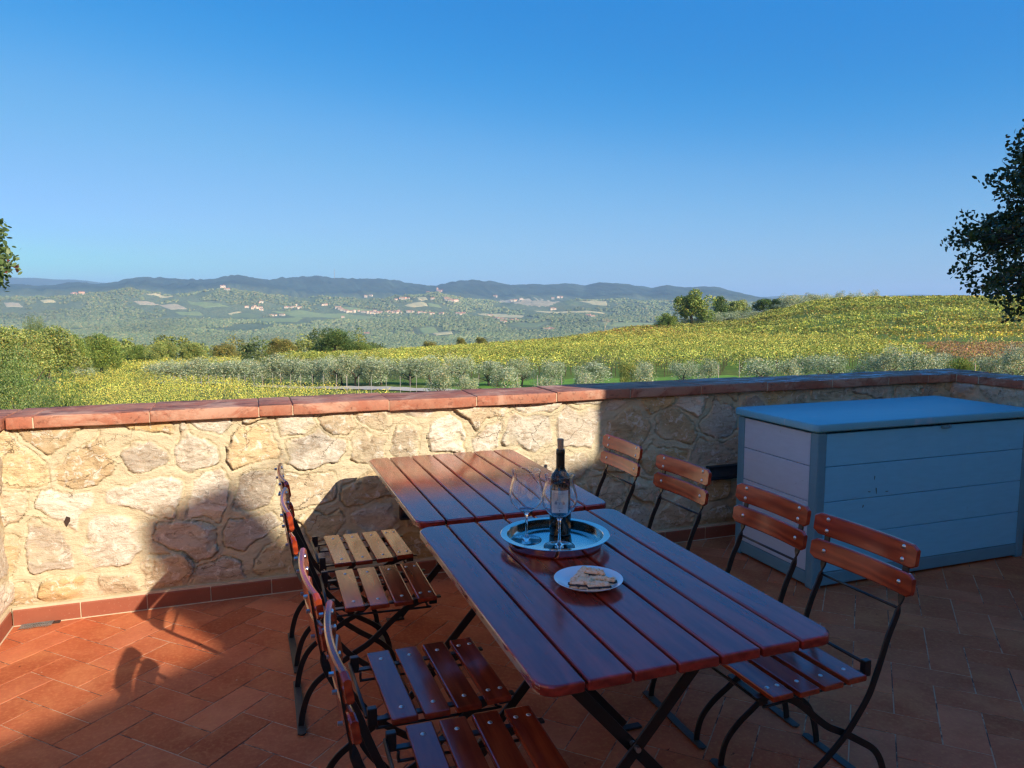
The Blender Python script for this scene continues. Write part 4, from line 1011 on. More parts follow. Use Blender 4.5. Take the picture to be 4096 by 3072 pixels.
vines('vineyard', 'great hillside vineyard rising to the skyline on the right', lambda az, r: (az > np.interp(r, [190, 240, 300, 345, 400], [23.5, 26.8, 29.5, 35, 42.5])) & (az < 72) & (r > np.interp(az, [24, 28, 36, 41, 44, 47, 62], [207, 207, 203, 194, 180, 162, 152])) & (r < np.interp(az, [24, 36, 44, 60], [330, 385, 400, 400])), (140, 425), (-120, 260), 5.2, 36, .30, c_up, 45, curve=-.0004, thick=.24, gapf=.16, shade_range=(.55, 1.2))
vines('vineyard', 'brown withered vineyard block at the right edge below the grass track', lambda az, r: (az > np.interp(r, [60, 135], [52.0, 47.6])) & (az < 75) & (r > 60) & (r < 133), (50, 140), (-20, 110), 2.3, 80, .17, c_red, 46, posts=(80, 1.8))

# ---------------------------------------------------------------- woods (uncountable)
def woodland(name, label, n, azr, rr, inside, seed, leaf, per, pal, size=(3.2, 5.5)):
    rng = np.random.default_rng(seed); az = np.radians(rng.uniform(*azr, n)); r = np.sqrt(rng.uniform(rr[0]**2, rr[1]**2, n)); k = inside(np.degrees(az), r); az, r = az[k], r[k]
    x, y = r*np.sin(az), r*np.cos(az); z = height(x, y); N_ = len(x); V = []; C = []; Fs = []; nv = 0; pal = np.array(pal)
    for i in range(N_):
        R_ = rng.uniform(*size); H = R_*rng.uniform(1.5, 2.1); m = int(per*min(1.6, 260/r[i]+.35)); P, tone = crown_points(rng, m, x[i], y[i], z[i]+H*.55, R_, R_, H*.55, 10, .42, .5)
        v_, f_ = leaf_quads(P, leaf*rng.uniform(.6, 1.3, m)*max(1, r[i]/220)**.5, rng, aspect=.8); V.append(v_); Fs.append(f_+nv); nv += len(v_)
        c = pal[rng.integers(0, len(pal))]*rng.uniform(.75, 1.25); C.append(np.repeat(c*tone[:, None]*rng.uniform(.8, 1.2, (m, 1)), 4, axis=0))
    o = link(name, npmesh(name, np.vstack(V), np.vstack(Fs), M_LEAF, col=np.vstack(C))); tag(o, label, 'wood', kind='stuff')
woodland('woodland', 'mixed wood filling the slope behind the olive row', 1500, (-42, 15), (142, 560), lambda a, r: (r > np.interp(a, [-42, -10, -2, 3, 9, 15], [150, 150, 150, 175, 215, 330])), 51, .55, 300, [(.22, .26, .06), (.27, .29, .07), (.15, .20, .05), (.32, .30, .09), (.12, .17, .05)], (2.4, 4.0))
def far_wood():
    rng = np.random.default_rng(61); n = 105000
    t = (1+5**.5)/2; I = np.array([(-1, t, 0), (1, t, 0), (-1, -t, 0), (1, -t, 0), (0, -1, t), (0, 1, t), (0, -1, -t), (0, 1, -t), (t, 0, -1), (t, 0, 1), (-t, 0, -1), (-t, 0, 1)], float)/1.9
    IF = np.array([(0, 11, 5), (0, 5, 1), (0, 1, 7), (0, 7, 10), (0, 10, 11), (1, 5, 9), (5, 11, 4), (11, 10, 2), (10, 7, 6), (7, 1, 8), (3, 9, 4), (3, 4, 2), (3, 2, 6), (3, 6, 8), (3, 8, 9), (4, 9, 5), (2, 4, 11), (6, 2, 10), (8, 6, 7), (9, 8, 1)])
    az = np.radians(rng.uniform(-20, 44, n)); r = 560*(6600/560)**(rng.uniform(0, 1, n)**.60)
    x, y = r*np.sin(az), r*np.cos(az); gap = fbm(x/330, y/420, 71, 4); k = gap < np.interp(r, [600, 2600, 3600, 6600], [.95, .80, .70, .62]); 
    for (fx, fy, fr) in FIELD_SPOTS: k &= (np.hypot(x-fx, y-fy) > fr) & (np.hypot(x-fx*.975, y-fy*.975) > fr*.9)
    x, y, r = x[k], y[k], r[k]; n = len(x); z = height(x, y)
    s = rng.uniform(3.2, 6.5, n)*np.clip(r/2000, .75, 1.75)
    J = I[None]*(1+rng.normal(size=(n, 12, 1))*.22)*s[:, None, None]*np.array([1, 1, .85]); V = (J+np.stack([x, y, z+s*.30], 1)[:, None]).reshape(-1, 3)
    Fq = (IF[None]+(np.arange(n)*12)[:, None, None]).reshape(-1, 3)
    pal = np.array([(.12, .165, .075), (.15, .19, .08), (.18, .21, .10), (.10, .14, .065), (.21, .22, .11)]); c = pal[rng.integers(0, 5, n)]*rng.uniform(.85, 1.15, (n, 1))*(.55+.9*fbm(x/420, y/600, 88, 4))[:, None]; c = c*.55+.45*pal.mean(0)*(.7+.6*fbm(x/420, y/600, 88, 4))[:, None]
    o = link('woodland', npmesh('woodland', V, Fq, M_LEAFM, col=np.repeat(c, 12, axis=0))); tag(o, 'vast wood of tree crowns covering the valley below', 'wood', kind='stuff')
g = G('far_crowns'); g.pbr(g.attr(), .95, spec=.05); M_LEAFM = g.mat

# ---------------------------------------------------------------- fields, tracks
g = G('field'); v = g.coord(); a = g.attr(); st = g.n('ShaderNodeTexWave'); g.l(g.coord(rot=(0, 0, .5)), st.inputs['Vector']); g.set(st, 'Scale', .05); g.set(st, 'Distortion', 1.5)
c = g.mix(g.math('MULTIPLY', st.outputs['Fac'], .25), a, (.06, .09, .03)); c = g.mix(g.ramp(g.noise(v, .02, 5), [(.4, 0.0), (.7, .3)]), c, (.16, .15, .07)); g.pbr(c, .95, spec=.05); M_FIELD = g.mat
FIELD_SPOTS = []
def field(poly, col, off=2.0, n=16):
    "a parcel of land draped over the hillside"
    W = [hit(px, py, 1500)[:2] for px, py in poly]
    rmax = np.median([math.hypot(*w) for w in W]); W = [(w[0]*min(1, rmax*1.35/math.hypot(*w)), w[1]*min(1, rmax*1.35/math.hypot(*w))) for w in W]
    c = np.mean(W, axis=0); FIELD_SPOTS.append((c[0], c[1], .0))
    for w in W:
        for t in (.25, .6, .9): FIELD_SPOTS.append((c[0]*(1-t)+w[0]*t, c[1]*(1-t)+w[1]*t, max(50, .30*math.hypot(*(np.array(w)-c)))))
    V = []; Fs = []; m = len(W); k = 10
    B = []
    for i in range(m):
        a, b = np.array(W[i]), np.array(W[(i+1) % m])
        for j in range(n): B.append(a+(b-a)*j/n)
    B = np.array(B); nb = len(B); w = (fbm(B[:, 0]/60, B[:, 1]/60, 5, 3)-.5)[:, None]*.10; B = c+(B-c)*(1+w)
    rings = [c+(B-c)*t for t in np.linspace(.02, 1, k)]
    P = np.vstack(rings); z = height(P[:, 0], P[:, 1])+off; z[-nb:] -= off*1.5
    V = np.column_stack([P, z]); F_ = [(r_*nb+i, r_*nb+(i+1) % nb, (r_+1)*nb+(i+1) % nb, (r_+1)*nb+i) for r_ in range(k-1) for i in range(nb)]
    me = npmesh('field', V, np.array(F_)[:, ::-1], M_FIELD, smooth=True, col=np.tile(col, (len(V), 1))*RNG.uniform(.92, 1.08, (len(V), 1))); o = link('field', me); tag(o, kind='structure')
z1 = lambda *p: [(a*.6329, 900+b*.6329) for a, b in p]; z2 = lambda *p: [(1300+a*.6329, 1000+b*.6329) for a, b in p]
FG, FY, FB, FD = (.26, .32, .13), (.58, .50, .26), (.44, .38, .25), (.16, .21, .10)
for poly, col in [(z2((1080, 312), (1420, 314), (1490, 330), (1420, 362), (1340, 362), (1190, 342)), FB), (z2((1600, 324), (1780, 324), (1785, 356), (1700, 350)), FY), (z2((580, 300), (640, 298), (652, 318), (590, 319)), FY),
    (z2((950, 400), (1100, 404), (1260, 418), (1240, 430), (1000, 416)), FY), (z2((590, 500), (690, 488), (722, 522), (620, 532)), FG), (z2((680, 528), (800, 518), (812, 530), (700, 542)), FY), (z2((1150, 478), (1230, 462), (1400, 462), (1340, 490), (1220, 492)), FD),
    (z2((1730, 462), (2100, 464), (2000, 482), (1800, 486)), FG), (z2((500, 350), (560, 336), (645, 342), (650, 362), (540, 364)), FY), (z2((100, 362), (300, 382), (300, 396), (100, 386)), FG), (z2((0, 402), (230, 414), (360, 428), (200, 440), (0, 428)), FG),
    (z2((1500, 330), (1590, 332), (1640, 352), (1540, 352)), FD), (z2((1300, 386), (1500, 392), (1780, 400), (1770, 406), (1400, 398)), FY), (z2((640, 340), (720, 350), (742, 370), (660, 362)), FG),
    (z1((915, 436), (1010, 440), (1100, 452), (1060, 462), (950, 448)), FY), (z1((1180, 482), (1300, 492), (1460, 520), (1300, 530), (1200, 505)), FG), (z1((1450, 562), (1560, 556), (1650, 572), (1600, 590), (1440, 582)), FD), (z1((1600, 592), (1760, 588), (1920, 592), (1880, 615), (1660, 610)), FG),
    (z1((1700, 545), (1900, 538), (2212, 560), (2190, 590), (1960, 588), (1780, 562)), FG), (z1((1100, 552), (1250, 548), (1290, 578), (1150, 572)), FG), (z1((1000, 505), (1120, 500), (1190, 535), (1080, 540)), FB), (z1((840, 485), (960, 490), (1010, 505), (880, 508)), FB), (z1((1440, 565), (1500, 548), (1530, 555), (1460, 580)), FY), (z1((20, 490), (120, 500), (150, 520), (40, 525)), FB), (z1((250, 480), (340, 478), (360, 492), (280, 498)), FY)]:
    field(poly, np.array(col))
g = G('gravel'); v = g.coord(); g.pbr(g.mix(g.noise(v, 2.5, 6, .7), (.40, .35, .27), (.60, .55, .45)), .95, spec=.1); M_GRAVEL = g.mat
def strip(name, pts, w, mat, off=.05, kind='structure', col=None):
    C_ = [Vector((p[0], p[1], 0)) for p in pts]; C_ = catmull(C_, 10); V = []; n = len(C_)
    for i, p in enumerate(C_):
        t = (C_[min(i+1, n-1)]-C_[max(i-1, 0)]).normalized(); q = Vector((-t.y, t.x, 0)); ww = w*(1+.15*math.sin(i*1.7))
        for k in range(5): s = p+q*ww*(k/4-.5); V.append((s.x, s.y))
    V = np.array(V); z = height(V[:, 0], V[:, 1])+off; k = 5; Fq = np.array([(i*k+j, i*k+j+1, (i+1)*k+j+1, (i+1)*k+j) for i in range(n-1) for j in range(k-1)])
    me = npmesh(name, np.column_stack([V, z]), Fq, mat, smooth=True, col=np.tile(col or (.4, .4, .3), (len(V), 1))); o = link(name, me)
    if me.polygons[0].normal.z < 0: me.flip_normals()
    tag(o, kind=kind)
strip('gravel_track', [at(600, 101)[:2], at(840, 97)[:2], at(1010, 90)[:2], at(1180, 84)[:2], at(1400, 78)[:2], at(1600, 73)[:2], at(1850, 68)[:2], at(2080, 62)[:2]], 2.6, M_GRAVEL, .10)
strip('gravel_track', [at(60, 125)[:2], at(180, 118)[:2], at(240, 112)[:2], at(330, 118)[:2]], 2.5, M_GRAVEL, .12)
strip('grass_track', [at(3480, 152)[:2], at(3560, 146)[:2], at(3680, 143)[:2], at(3800, 146)[:2], at(4300, 150)[:2]], 7, M_GROUND, .06, col=(.32, .44, .09))
strip('dirt_track', [at(3560, 142)[:2], at(3680, 141)[:2], at(3800, 144)[:2]], 1.2, M_GROUND, .12, col=(.36, .26, .13))
strip('grass_verge', [at(1900, 78)[:2], at(2300, 74)[:2], at(2700, 73)[:2], at(3100, 70)[:2], at(3500, 68)[:2]], 13, M_GROUND, .05, col=(.18, .36, .05))
far_wood()

# ---------------------------------------------------------------- single trees
PAL_OL = [(.34, .39, .20), (.42, .47, .27), (.26, .32, .14), (.54, .58, .40), (.18, .24, .10)]
PAL_GR = [(.19, .28, .05), (.25, .33, .06), (.12, .19, .035), (.32, .37, .08)]
PAL_YG = [(.27, .34, .08), (.35, .40, .10), (.18, .25, .06), (.42, .43, .13)]
PAL_DK = [(.10, .165, .035), (.14, .21, .05), (.07, .12, .03)]
PAL_GO = [(.30, .27, .06), (.22, .22, .05), (.16, .19, .05), (.38, .31, .09)]
OL = [tree_kind(100+k, 3.3, 1.75, .155, 5200, PAL_OL, M_OLIVE, 24, .40, -.06, .40, .07, .42, .45) for k in range(5)]
OK_ = [tree_kind(120+k, 9, 4.3, .25, 16000, p, M_LEAF, 30, .34, .04, .40, .06, .8) for k, p in enumerate([PAL_GR, PAL_YG, PAL_DK, PAL_GO])]
OKF = [tree_kind(130+k, 11, 5.0, .46, 10000, p, M_LEAF, 34, .34, .05, .30, .07, .8) for k, p in enumerate([PAL_GR, PAL_YG, PAL_DK, PAL_GO])]
ORD = ['first', 'second', 'third', 'fourth', 'fifth', 'sixth', 'seventh', 'eighth', 'ninth', 'tenth', 'eleventh', 'twelfth', 'thirteenth', 'fourteenth', 'fifteenth', 'sixteenth', 'seventeenth', 'eighteenth', 'nineteenth', 'twentieth', 'twenty-first', 'twenty-second', 'twenty-third', 'twenty-fourth']
def tree_at(kind, px, top, r, wpx, label, cat='tree', group=None, name='tree', rz=None):
    x, y, z = at(px, r); d = ray(px, top); H = EYE+d[2]/math.hypot(d[0], d[1])*r-z; H = max(H, .6)
    s = H/kind[2]; wr = wpx/F_PX*r/math.cos(azel(px, top)[0]*0)/2/kind[3]; sx = min(2.2, max(.45, wr/s))
    return plant(name, kind, x, y, z, s, rz if rz is not None else random.uniform(0, 6.28), label, cat, group, sx)
z3x = lambda a: 2500+a*.7215
z3y = lambda b: 1000+b*.7215
# the staked olive row: left half stands close together
row1 = [(1010, 866), (1080, 862), (1180, 855), (1270, 850), (1400, 858), (1470, 850), (1560, 856), (1650, 862), (1760, 828), (1850, 835), (1960, 848), (2050, 845), (2150, 832)]
i = 0
for a, b in row1:
    px = a*.6329; r = np.interp(px, [600, 1400], [97, 83]); tree_at(OL[i % 5], px, 900+b*.6329, r, 150, ORD[i]+' olive tree from the left in the dense silvery row behind the stakes', 'olive tree', 'olive trees in the staked row', 'olive_tree'); i += 1
row2 = [(60, 668, 130), (180, 672, 150), (345, 680, 170), (270, 664, 90), (530, 676, 170), (655, 668, 170), (735, 744, 150), (845, 670, 140), (905, 778, 110), (1030, 692, 190), (1140, 738, 150), (1245, 694, 150), (1440, 700, 120), (1400, 788, 110), (1690, 700, 190), (1640, 770, 120), (2015, 712, 100)]
i = 0
for a, b, w in row2:
    px = 1300+a*.6329; r = np.interp(px, [1300, 2700], [82, 66]) if b < 735 else 60; tree_at(OL[(i*2+1) % 5], px, 1000+b*.6329, r, w*.95, ORD[i]+' olive tree from the left among the spaced ones beyond the sunlit wall cap', 'olive tree', 'spaced olive trees beyond the wall', 'olive_tree'); i += 1
row3 = [(110, 622, 90), (335, 620, 110), (470, 616, 90), (760, 602, 170), (930, 598, 90), (1010, 570, 110), (1150, 580, 120), (1400, 590, 150), (1510, 530, 110), (1640, 552, 130), (1745, 560, 120), (2050, 586, 110), (2180, 545, 130)]
i = 0
for a, b, w in row3:
    px = z3x(a); tree_at(OL[(i*3+2) % 5], px, z3y(b), 58+(i*7) % 9, w*1.1, ORD[i]+' olive bush from the left looking over the shaded wall cap', 'olive tree', 'olive bushes just beyond the shaded cap', 'olive_tree'); i += 1
tree_at(OL[2], 304, 1443, 104, 110, 'lone grey-green olive bush beside the short white track at the left', 'olive tree', None, 'olive_tree')
tree_at(OK_[1], 1300+1920*.6329, 1000+700*.6329, 63, 150*.6329, 'yellowing bush standing among the olive trees beside the green vineyard', 'bush', None, 'bush')
tree_at(OK_[0], z3x(1890), z3y(595), 57, 120, 'bright green vine bush below the brown vineyard block', 'bush', None, 'bush')
for k, (a, b) in enumerate([(1960, 1372), (2010, 1366), (2060, 1372), (2110, 1374), (2170, 1376)]): tree_at(OL[k], a, b, 215+k*6, 52, ORD[k]+' small olive tree from the left behind the far edge of the green vineyard', 'olive tree', 'olives behind the green vineyard', 'olive_tree')
far_ol = [(2300, 1336, 70), (2385, 1318, 74), (2477, 1308, 62), (2531, 1302, 62), (2591, 1296, 56), (2640, 1290, 60)]
for k, (a, b, w) in enumerate(far_ol): tree_at(OL[(k+1) % 5], a, b, 255+k*10, w, ORD[k]+' olive tree from the left on the edge of the hillside vineyard', 'olive tree', 'olives on the vineyard edge', 'olive_tree')
for k, (a, b, w) in enumerate([(340, 385, 70), (410, 370, 80), (480, 350, 80), (560, 345, 90), (640, 330, 70), (710, 340, 70), (790, 330, 80), (860, 300, 60)]): tree_at(OL[(k+3) % 5], z3x(a), z3y(b), 300+k*5, w*1.25, ORD[k]+' olive tree from the left at the foot of the big oaks on the ridge', 'olive tree', 'olives at the foot of the ridge oaks', 'olive_tree')
for k in range(14):
    a = 900+k*37; b = 258-k*1.8+random.uniform(-6, 4)-(8 if k < 5 else 0); tree_at(OL[k % 5], z3x(a), z3y(b), 335+k*9, 46*1.15*(1.4 if k < 5 else 1), ORD[k]+' olive tree from the left in the line climbing to the skyline vineyard', 'olive tree', 'olives lining the skyline', 'olive_tree')
# oaks and others
tree_at(OKF[0], 2767, 1169, 300, 170, 'broad oak standing highest left of the hillside vineyard', 'oak')
tree_at(OKF[2], 2876, 1180, 325, 70, 'dark round-topped tree right behind the broad oak on the ridge', 'tree')
tree_at(OKF[0], 2673, 1257, 285, 100, 'low green tree just left of the broad oak', 'tree')
tree_at(OKF[1], 2950, 1205, 330, 100, 'pale olive-green tree right of the broad oak by the terraces', 'tree')
tree_at(OKF[2], 3052, 1192, 335, 86, 'dark evergreen left of a pair on the ridge above the vineyard', 'tree')
tree_at(OKF[2], 3104, 1190, 345, 62, 'dark evergreen right of a pair on the ridge above the vineyard', 'tree')
tree_at(OKF[3], 3153, 1184, 350, 50, 'brownish tree next to the pair of dark evergreens', 'tree')
tree_at(OK_[3], 1718, 1363, 205, 74, 'small round dark-gold tree above the middle of the vineyard', 'tree')
tree_at(OK_[3], 1844, 1348, 230, 46, 'yellow tree peeping over the vineyard beside the small olives', 'tree')
tree_at(OK_[3], 1925, 1347, 235, 56, 'brownish tree beside the yellow one over the vineyard', 'tree')
tree_at(OK_[2], 1335, 1322, 165, 190, 'big dark round oak behind the olive row', 'oak')
tree_at(OK_[0], 1440, 1366, 175, 130, 'smaller oak on the right flank of the big dark round one', 'oak')
tree_at(OK_[3], 1125, 1350, 158, 120, 'golden-green oak with bare twigs left of the big dark one', 'oak')
tree_at(OK_[1], 640, 1362, 140, 110, 'yellow-green tree in the middle of the wood edge', 'tree')
tree_at(OK_[0], 390, 1334, 118, 165, 'dark green round oak above the short white track', 'oak')
tree_at(OK_[0], 545, 1378, 145, 110, 'green oak at the wood edge right of the dark green one', 'oak')
tree_at(OK_[1], 770, 1368, 150, 110, 'broad tree at the wood edge behind the start of the olive row', 'tree')
tree_at(OK_[3], 890, 1372, 155, 110, 'tree at the wood edge behind the middle of the dense olives', 'tree')
tree_at(OK_[1], 180, 1305, 95, 250, 'largest yellow-green oak massed at the left edge', 'oak')
tree_at(OK_[1], 20, 1298, 85, 230, 'yellow-green oak half cut off by the left edge', 'oak')
tree_at(OK_[0], 290, 1335, 108, 110, 'green oak between the largest one and the dark green one', 'oak')
POP = tree_kind(150, 12, 1.6, .30, 3200, [(.16, .22, .06), (.12, .18, .05), (.20, .25, .07)], M_LEAF, 26, .40, .05, .45, .03, .35)
for k, (a, b) in enumerate([(108, 1268), (135, 1264), (160, 1270)]): tree_at(POP, a, b, 150, 36, ['left', 'middle', 'right'][k]+' one of three cypresses rising behind the oaks at the left', 'cypress', 'cypresses behind the left oaks', 'cypress')
NB = tree_kind(151, 4.8, 2.6, .10, 17000, [(.18, .27, .06), (.24, .32, .09), (.11, .18, .04), (.30, .36, .13)], M_LEAF, 40, .34, .05, .5, .05, .5)
tree_at(NB, 20, 1395, 33, 300, 'large leafy bush close beyond the left end of the wall cap', 'bush', None, 'bush')
tree_at(NB, 150, 1530, 27, 190, 'lower leafy bush touching the wall cap at the left', 'bush', None, 'bush')
SP = tree_kind(152, 2.6, .55, .085, 1800, PAL_DK+PAL_GR[:2], M_LEAF, 20, .42, .08, .3, .05, .35)
tree_at(SP, 240, 1492, 26, 66, 'slim dark sapling standing before the yellow vines', 'sapling', None, 'sapling'); tree_at(SP, 298, 1548, 25, 58, 'shorter dark sapling right of the slim one', 'sapling', None, 'sapling')
# bare pale tree
rb = random.Random(4); mb = MB()
def twig(p, d, L, r, k):
    q = p+d*L; mb.tube([p, (p+q)/2+Vector((rb.uniform(-.1, .1), rb.uniform(-.1, .1), 0))*L, q], [r, r*.8, r*.6], n=4)
    if k:
        for _ in range(3): twig(q, (d+Vector((rb.uniform(-.7, .7), rb.uniform(-.7, .7), rb.uniform(-.1, .5)))).normalized(), L*.72, r*.6, k-1)
twig(Vector((0, 0, -.3)), Vector((0, 0, 1)), 2.4, .14, 4)
x, y, z = at(2420, 262); o = mb.build('bare_tree', simple('pale_twig', (.42, .38, .3), .9, .2, 5, 0)); o.location = (x, y, z); o.scale = (.9, .9, .9); tag(o, 'bare pale twiggy tree above the olives on the vineyard edge', 'bare tree')

# stakes
def stake(px, r, h, label, lean=0.0, group='stakes of the olive row fence', cat='stake'):
    x, y, z = at(px, r); me = STAKE; o = link('stake', me); o.location = (x, y, z-.1); o.scale = (1, 1, h); o.rotation_euler = (lean, lean*.4, random.uniform(0, 3)); tag(o, label, cat, group); return o
mb = MB(); mb.tube([(0, 0, 0), (.008, .004, .5), (0, 0, 1)], [.026, .025, .022], n=7); _o = mb.build('stake', M_STAKE); STAKE = _o.data; bpy.data.objects.remove(_o)
k = 0
for a in (1078, 1118, 1158, 1205, 1252, 1300, 1347, 1395, 1440, 1488, 1530, 1585, 1640, 1710, 1760, 1822, 1883, 1962, 2034, 2115, 2180):
    px = a*.6329; stake(px, np.interp(px, [600, 1400], [90, 70]), 2.0, ORD[k]+' thin pale stake from the left in front of the dense olive row' if k < 24 else 'x', random.uniform(-.03, .03)); k += 1
k = 0
for a in (125, 200, 280, 378, 467, 530, 568, 665, 763, 863, 970, 1087, 1218, 1345, 1500, 1655):
    px = 1300+a*.6329; stake(px, np.interp(px, [1300, 2400], [69, 56]), 2.0, ORD[k]+' pale stake from the left before the spaced olive trees', random.uniform(-.04, .04), 'stakes before the spaced olives'); k += 1
for k, (a, r) in enumerate([(530, 58), (645, 66), (1960, 50)]): stake(z3x(a), r, 2.3, ['thick stake beyond the start of the shaded cap', 'thinner stake right of the thick one beyond the shaded cap', 'stake beyond the corner of the wall by the green bush'][k], .02, 'stakes beyond the shaded cap')
for k in range(16): stake(z3x(1400+k*42), np.interp(k, [0, 15], [172, 152]), 2.3, ORD[k]+' leaning end post from the left along the foot of the hillside vineyard', -.35, 'leaning end posts of the hillside vineyard', 'post')
# ---------------------------------------------------------------- the two overhanging trees
def over_tree(name, label, base, seed, region, leafs, leaf, pal, mat, twign, red=None):
    rng = np.random.default_rng(seed); t = empty(name, base); tag(t, label, 'tree')
    C = np.array(region(rng, twign)); b = np.array(base)
    Hh = C[:, 2].mean()-b[2]+.8
    mb = MB(); mb.tube(catmull([(0, 0, -.3), (.1, .05, Hh*.4), (-.05, .1, Hh*.8), (-.1, .1, Hh*1.5)], 4), [.22-.010*k for k in range(13)], n=10)
    mb.build('trunk', M_BARK, t, smooth=True)
    # limbs reach out to the leaf groups
    mb = MB(); hub = [Vector((-.03, .08, Hh*f)) for f in (.45, .65, .85, 1.05, 1.25)]; K = 16; cen = C[rng.choice(len(C), K, replace=False)]
    for _ in range(4):
        lab_ = np.argmin(((C[:, None]-cen[None])**2).sum(2), 1); cen = np.array([C[lab_ == k].mean(0) if (lab_ == k).any() else cen[k] for k in range(K)])
    for k in range(K):
        p = Vector(cen[k]-b); h_ = min(hub, key=lambda q: abs(q.z-(p.z-.1*(p-q).length*.5)))
        mid = h_.lerp(p, .55)+Vector((0, 0, .10*(p-h_).length*rng.uniform(-.3, 1)))
        mb.tube(catmull([h_, mid, p], 5), [.05-.004*q for q in range(11)], n=6)
        for c in C[lab_ == k]:
            q = Vector(c-b); m2 = mid.lerp(p, .6).lerp(q, .45)+Vector(rng.normal(size=3)*.03); mb.tube([p.lerp(mid, rng.uniform(0, .5)), m2, q], [.012, .008, .003], n=4)
    mb.build('branch', M_BARK, t, smooth=True)
    n = len(C)*leafs; k = np.repeat(np.arange(len(C)), leafs)
    d = rng.normal(size=(n, 3)); d /= np.linalg.norm(d, axis=1)[:, None]; P = C[k]+d*(rng.uniform(.1, 1, n)[:, None])*np.array([.12, .12, .10])*1.05-b
    V = []; 
    ax = rng.normal(size=(n, 3)); ax /= np.linalg.norm(ax, axis=1)[:, None]; bx = rng.normal(size=(n, 3)); bx -= (bx*ax).sum(1)[:, None]*ax; bx /= np.linalg.norm(bx, axis=1)[:, None]
    s = leaf*rng.uniform(.6, 1.2, n)[:, None]
    V = np.stack([P, P+ax*s*.35+bx*s*.27, P+ax*s*.75+bx*s*.22, P+ax*s, P+ax*s*.75-bx*s*.22, P+ax*s*.35-bx*s*.27], 1).reshape(-1, 3); Fq = np.arange(6*n).reshape(n, 6)
    pal = np.array(pal); c = pal[rng.integers(0, len(pal), n)]*rng.uniform(.7, 1.25, (n, 1))
    if red is not None:
        m = red(P+b); m = m & (rng.uniform(size=n) < .35); c[m] = np.array([.26, .085, .06])*rng.uniform(.7, 1.3, (m.sum(), 1))
    link('crown', npmesh('crown', V, Fq, mat, col=np.repeat(c, 6, axis=0)), t); return t
OUT = [(4150, 330), (4130, 480), (4072, 500), (4066, 545), (4092, 590), (4050, 610), (4000, 622), (3975, 690), (3936, 720), (3985, 755), (4000, 790), (3945, 838), (3950, 880), (3860, 868), (3865, 925), (3835, 925), (3778, 965), (3800, 1000), (3830, 1030), (3870, 1040), (3822, 1090), (3870, 1110), (3865, 1150), (3900, 1180), (3950, 1180), (3990, 1160), (4020, 1200), (4020, 1240), (4060, 1255), (4100, 1225)]
def reg_right(rng, n):
    P = []; xs = np.array([p[0] for p in OUT])+28; ys = np.array([p[1] for p in OUT])
    while len(P) < n:
        px, py = rng.uniform(3770, 4900), rng.uniform(330, 1225)
        edge = np.interp(py, ys, xs); 
        if px < edge+18: continue
        dens = np.clip((px-edge)/110+.35, 0, 1)
        if rng.uniform() > dens*(.15+1.6*float(vnoise(px/48., py/40., 3))**1.5): continue
        if px > 4250 and rng.uniform() > .45: continue
        r = rng.uniform(8.0, 9.3)+(px-4000)/600; d = ray(px, py); h = math.hypot(d[0], d[1]); P.append((d[0]/h*r, d[1]/h*r, EYE+d[2]/h*r))
    for px, py in OUT[1:-1]:
        if rng.uniform() < .8:
            r = rng.uniform(8.2, 9); d = ray(px+14, py); h = math.hypot(d[0], d[1]); P.append((d[0]/h*r, d[1]/h*r, EYE+d[2]/h*r))
    return P
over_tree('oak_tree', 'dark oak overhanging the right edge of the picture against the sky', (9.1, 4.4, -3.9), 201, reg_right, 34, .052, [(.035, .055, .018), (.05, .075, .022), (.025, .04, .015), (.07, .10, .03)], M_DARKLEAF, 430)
def reg_left(rng, n):
    P = []; 
    OL_ = [(930, 22), (960, 34), (985, 52), (1010, 55), (1030, 30), (1050, 58), (1070, 66), (1090, 42), (1110, 20), (1140, 30), (1170, 28), (1195, 12), (1215, -10)]
    while len(P) < n:
        px, py = rng.uniform(-420, 66), rng.uniform(900, 1215); e = np.interp(py, [o[0] for o in OL_], [o[1] for o in OL_])
        if px > e-34 or rng.uniform() > .35+.9*float(vnoise(px/26., py/22., 9)): continue
        r = rng.uniform(8.2, 9.4); d = ray(px, py); h = math.hypot(d[0], d[1]); P.append((d[0]/h*r, d[1]/h*r, EYE+d[2]/h*r))
    return P
def isred(P):
    az = np.degrees(np.arctan2(P[:, 0], P[:, 1])); a0 = azel(48, 1070)[0]; el = np.degrees(np.arctan2(P[:, 2]-EYE, np.hypot(P[:, 0], P[:, 1]))); e0 = azel(48, 1070)[1]
    return (np.abs(az-a0) < .30) & (np.abs(el-e0) < .42)
over_tree('oak_tree', 'leafy oak branch at the left edge with a few red leaves', (-3.6, 7.6, -3.9), 203, reg_left, 30, .058, [(.10, .15, .04), (.14, .20, .06), (.06, .10, .03), (.20, .26, .10)], M_LEAF, 260, isred)

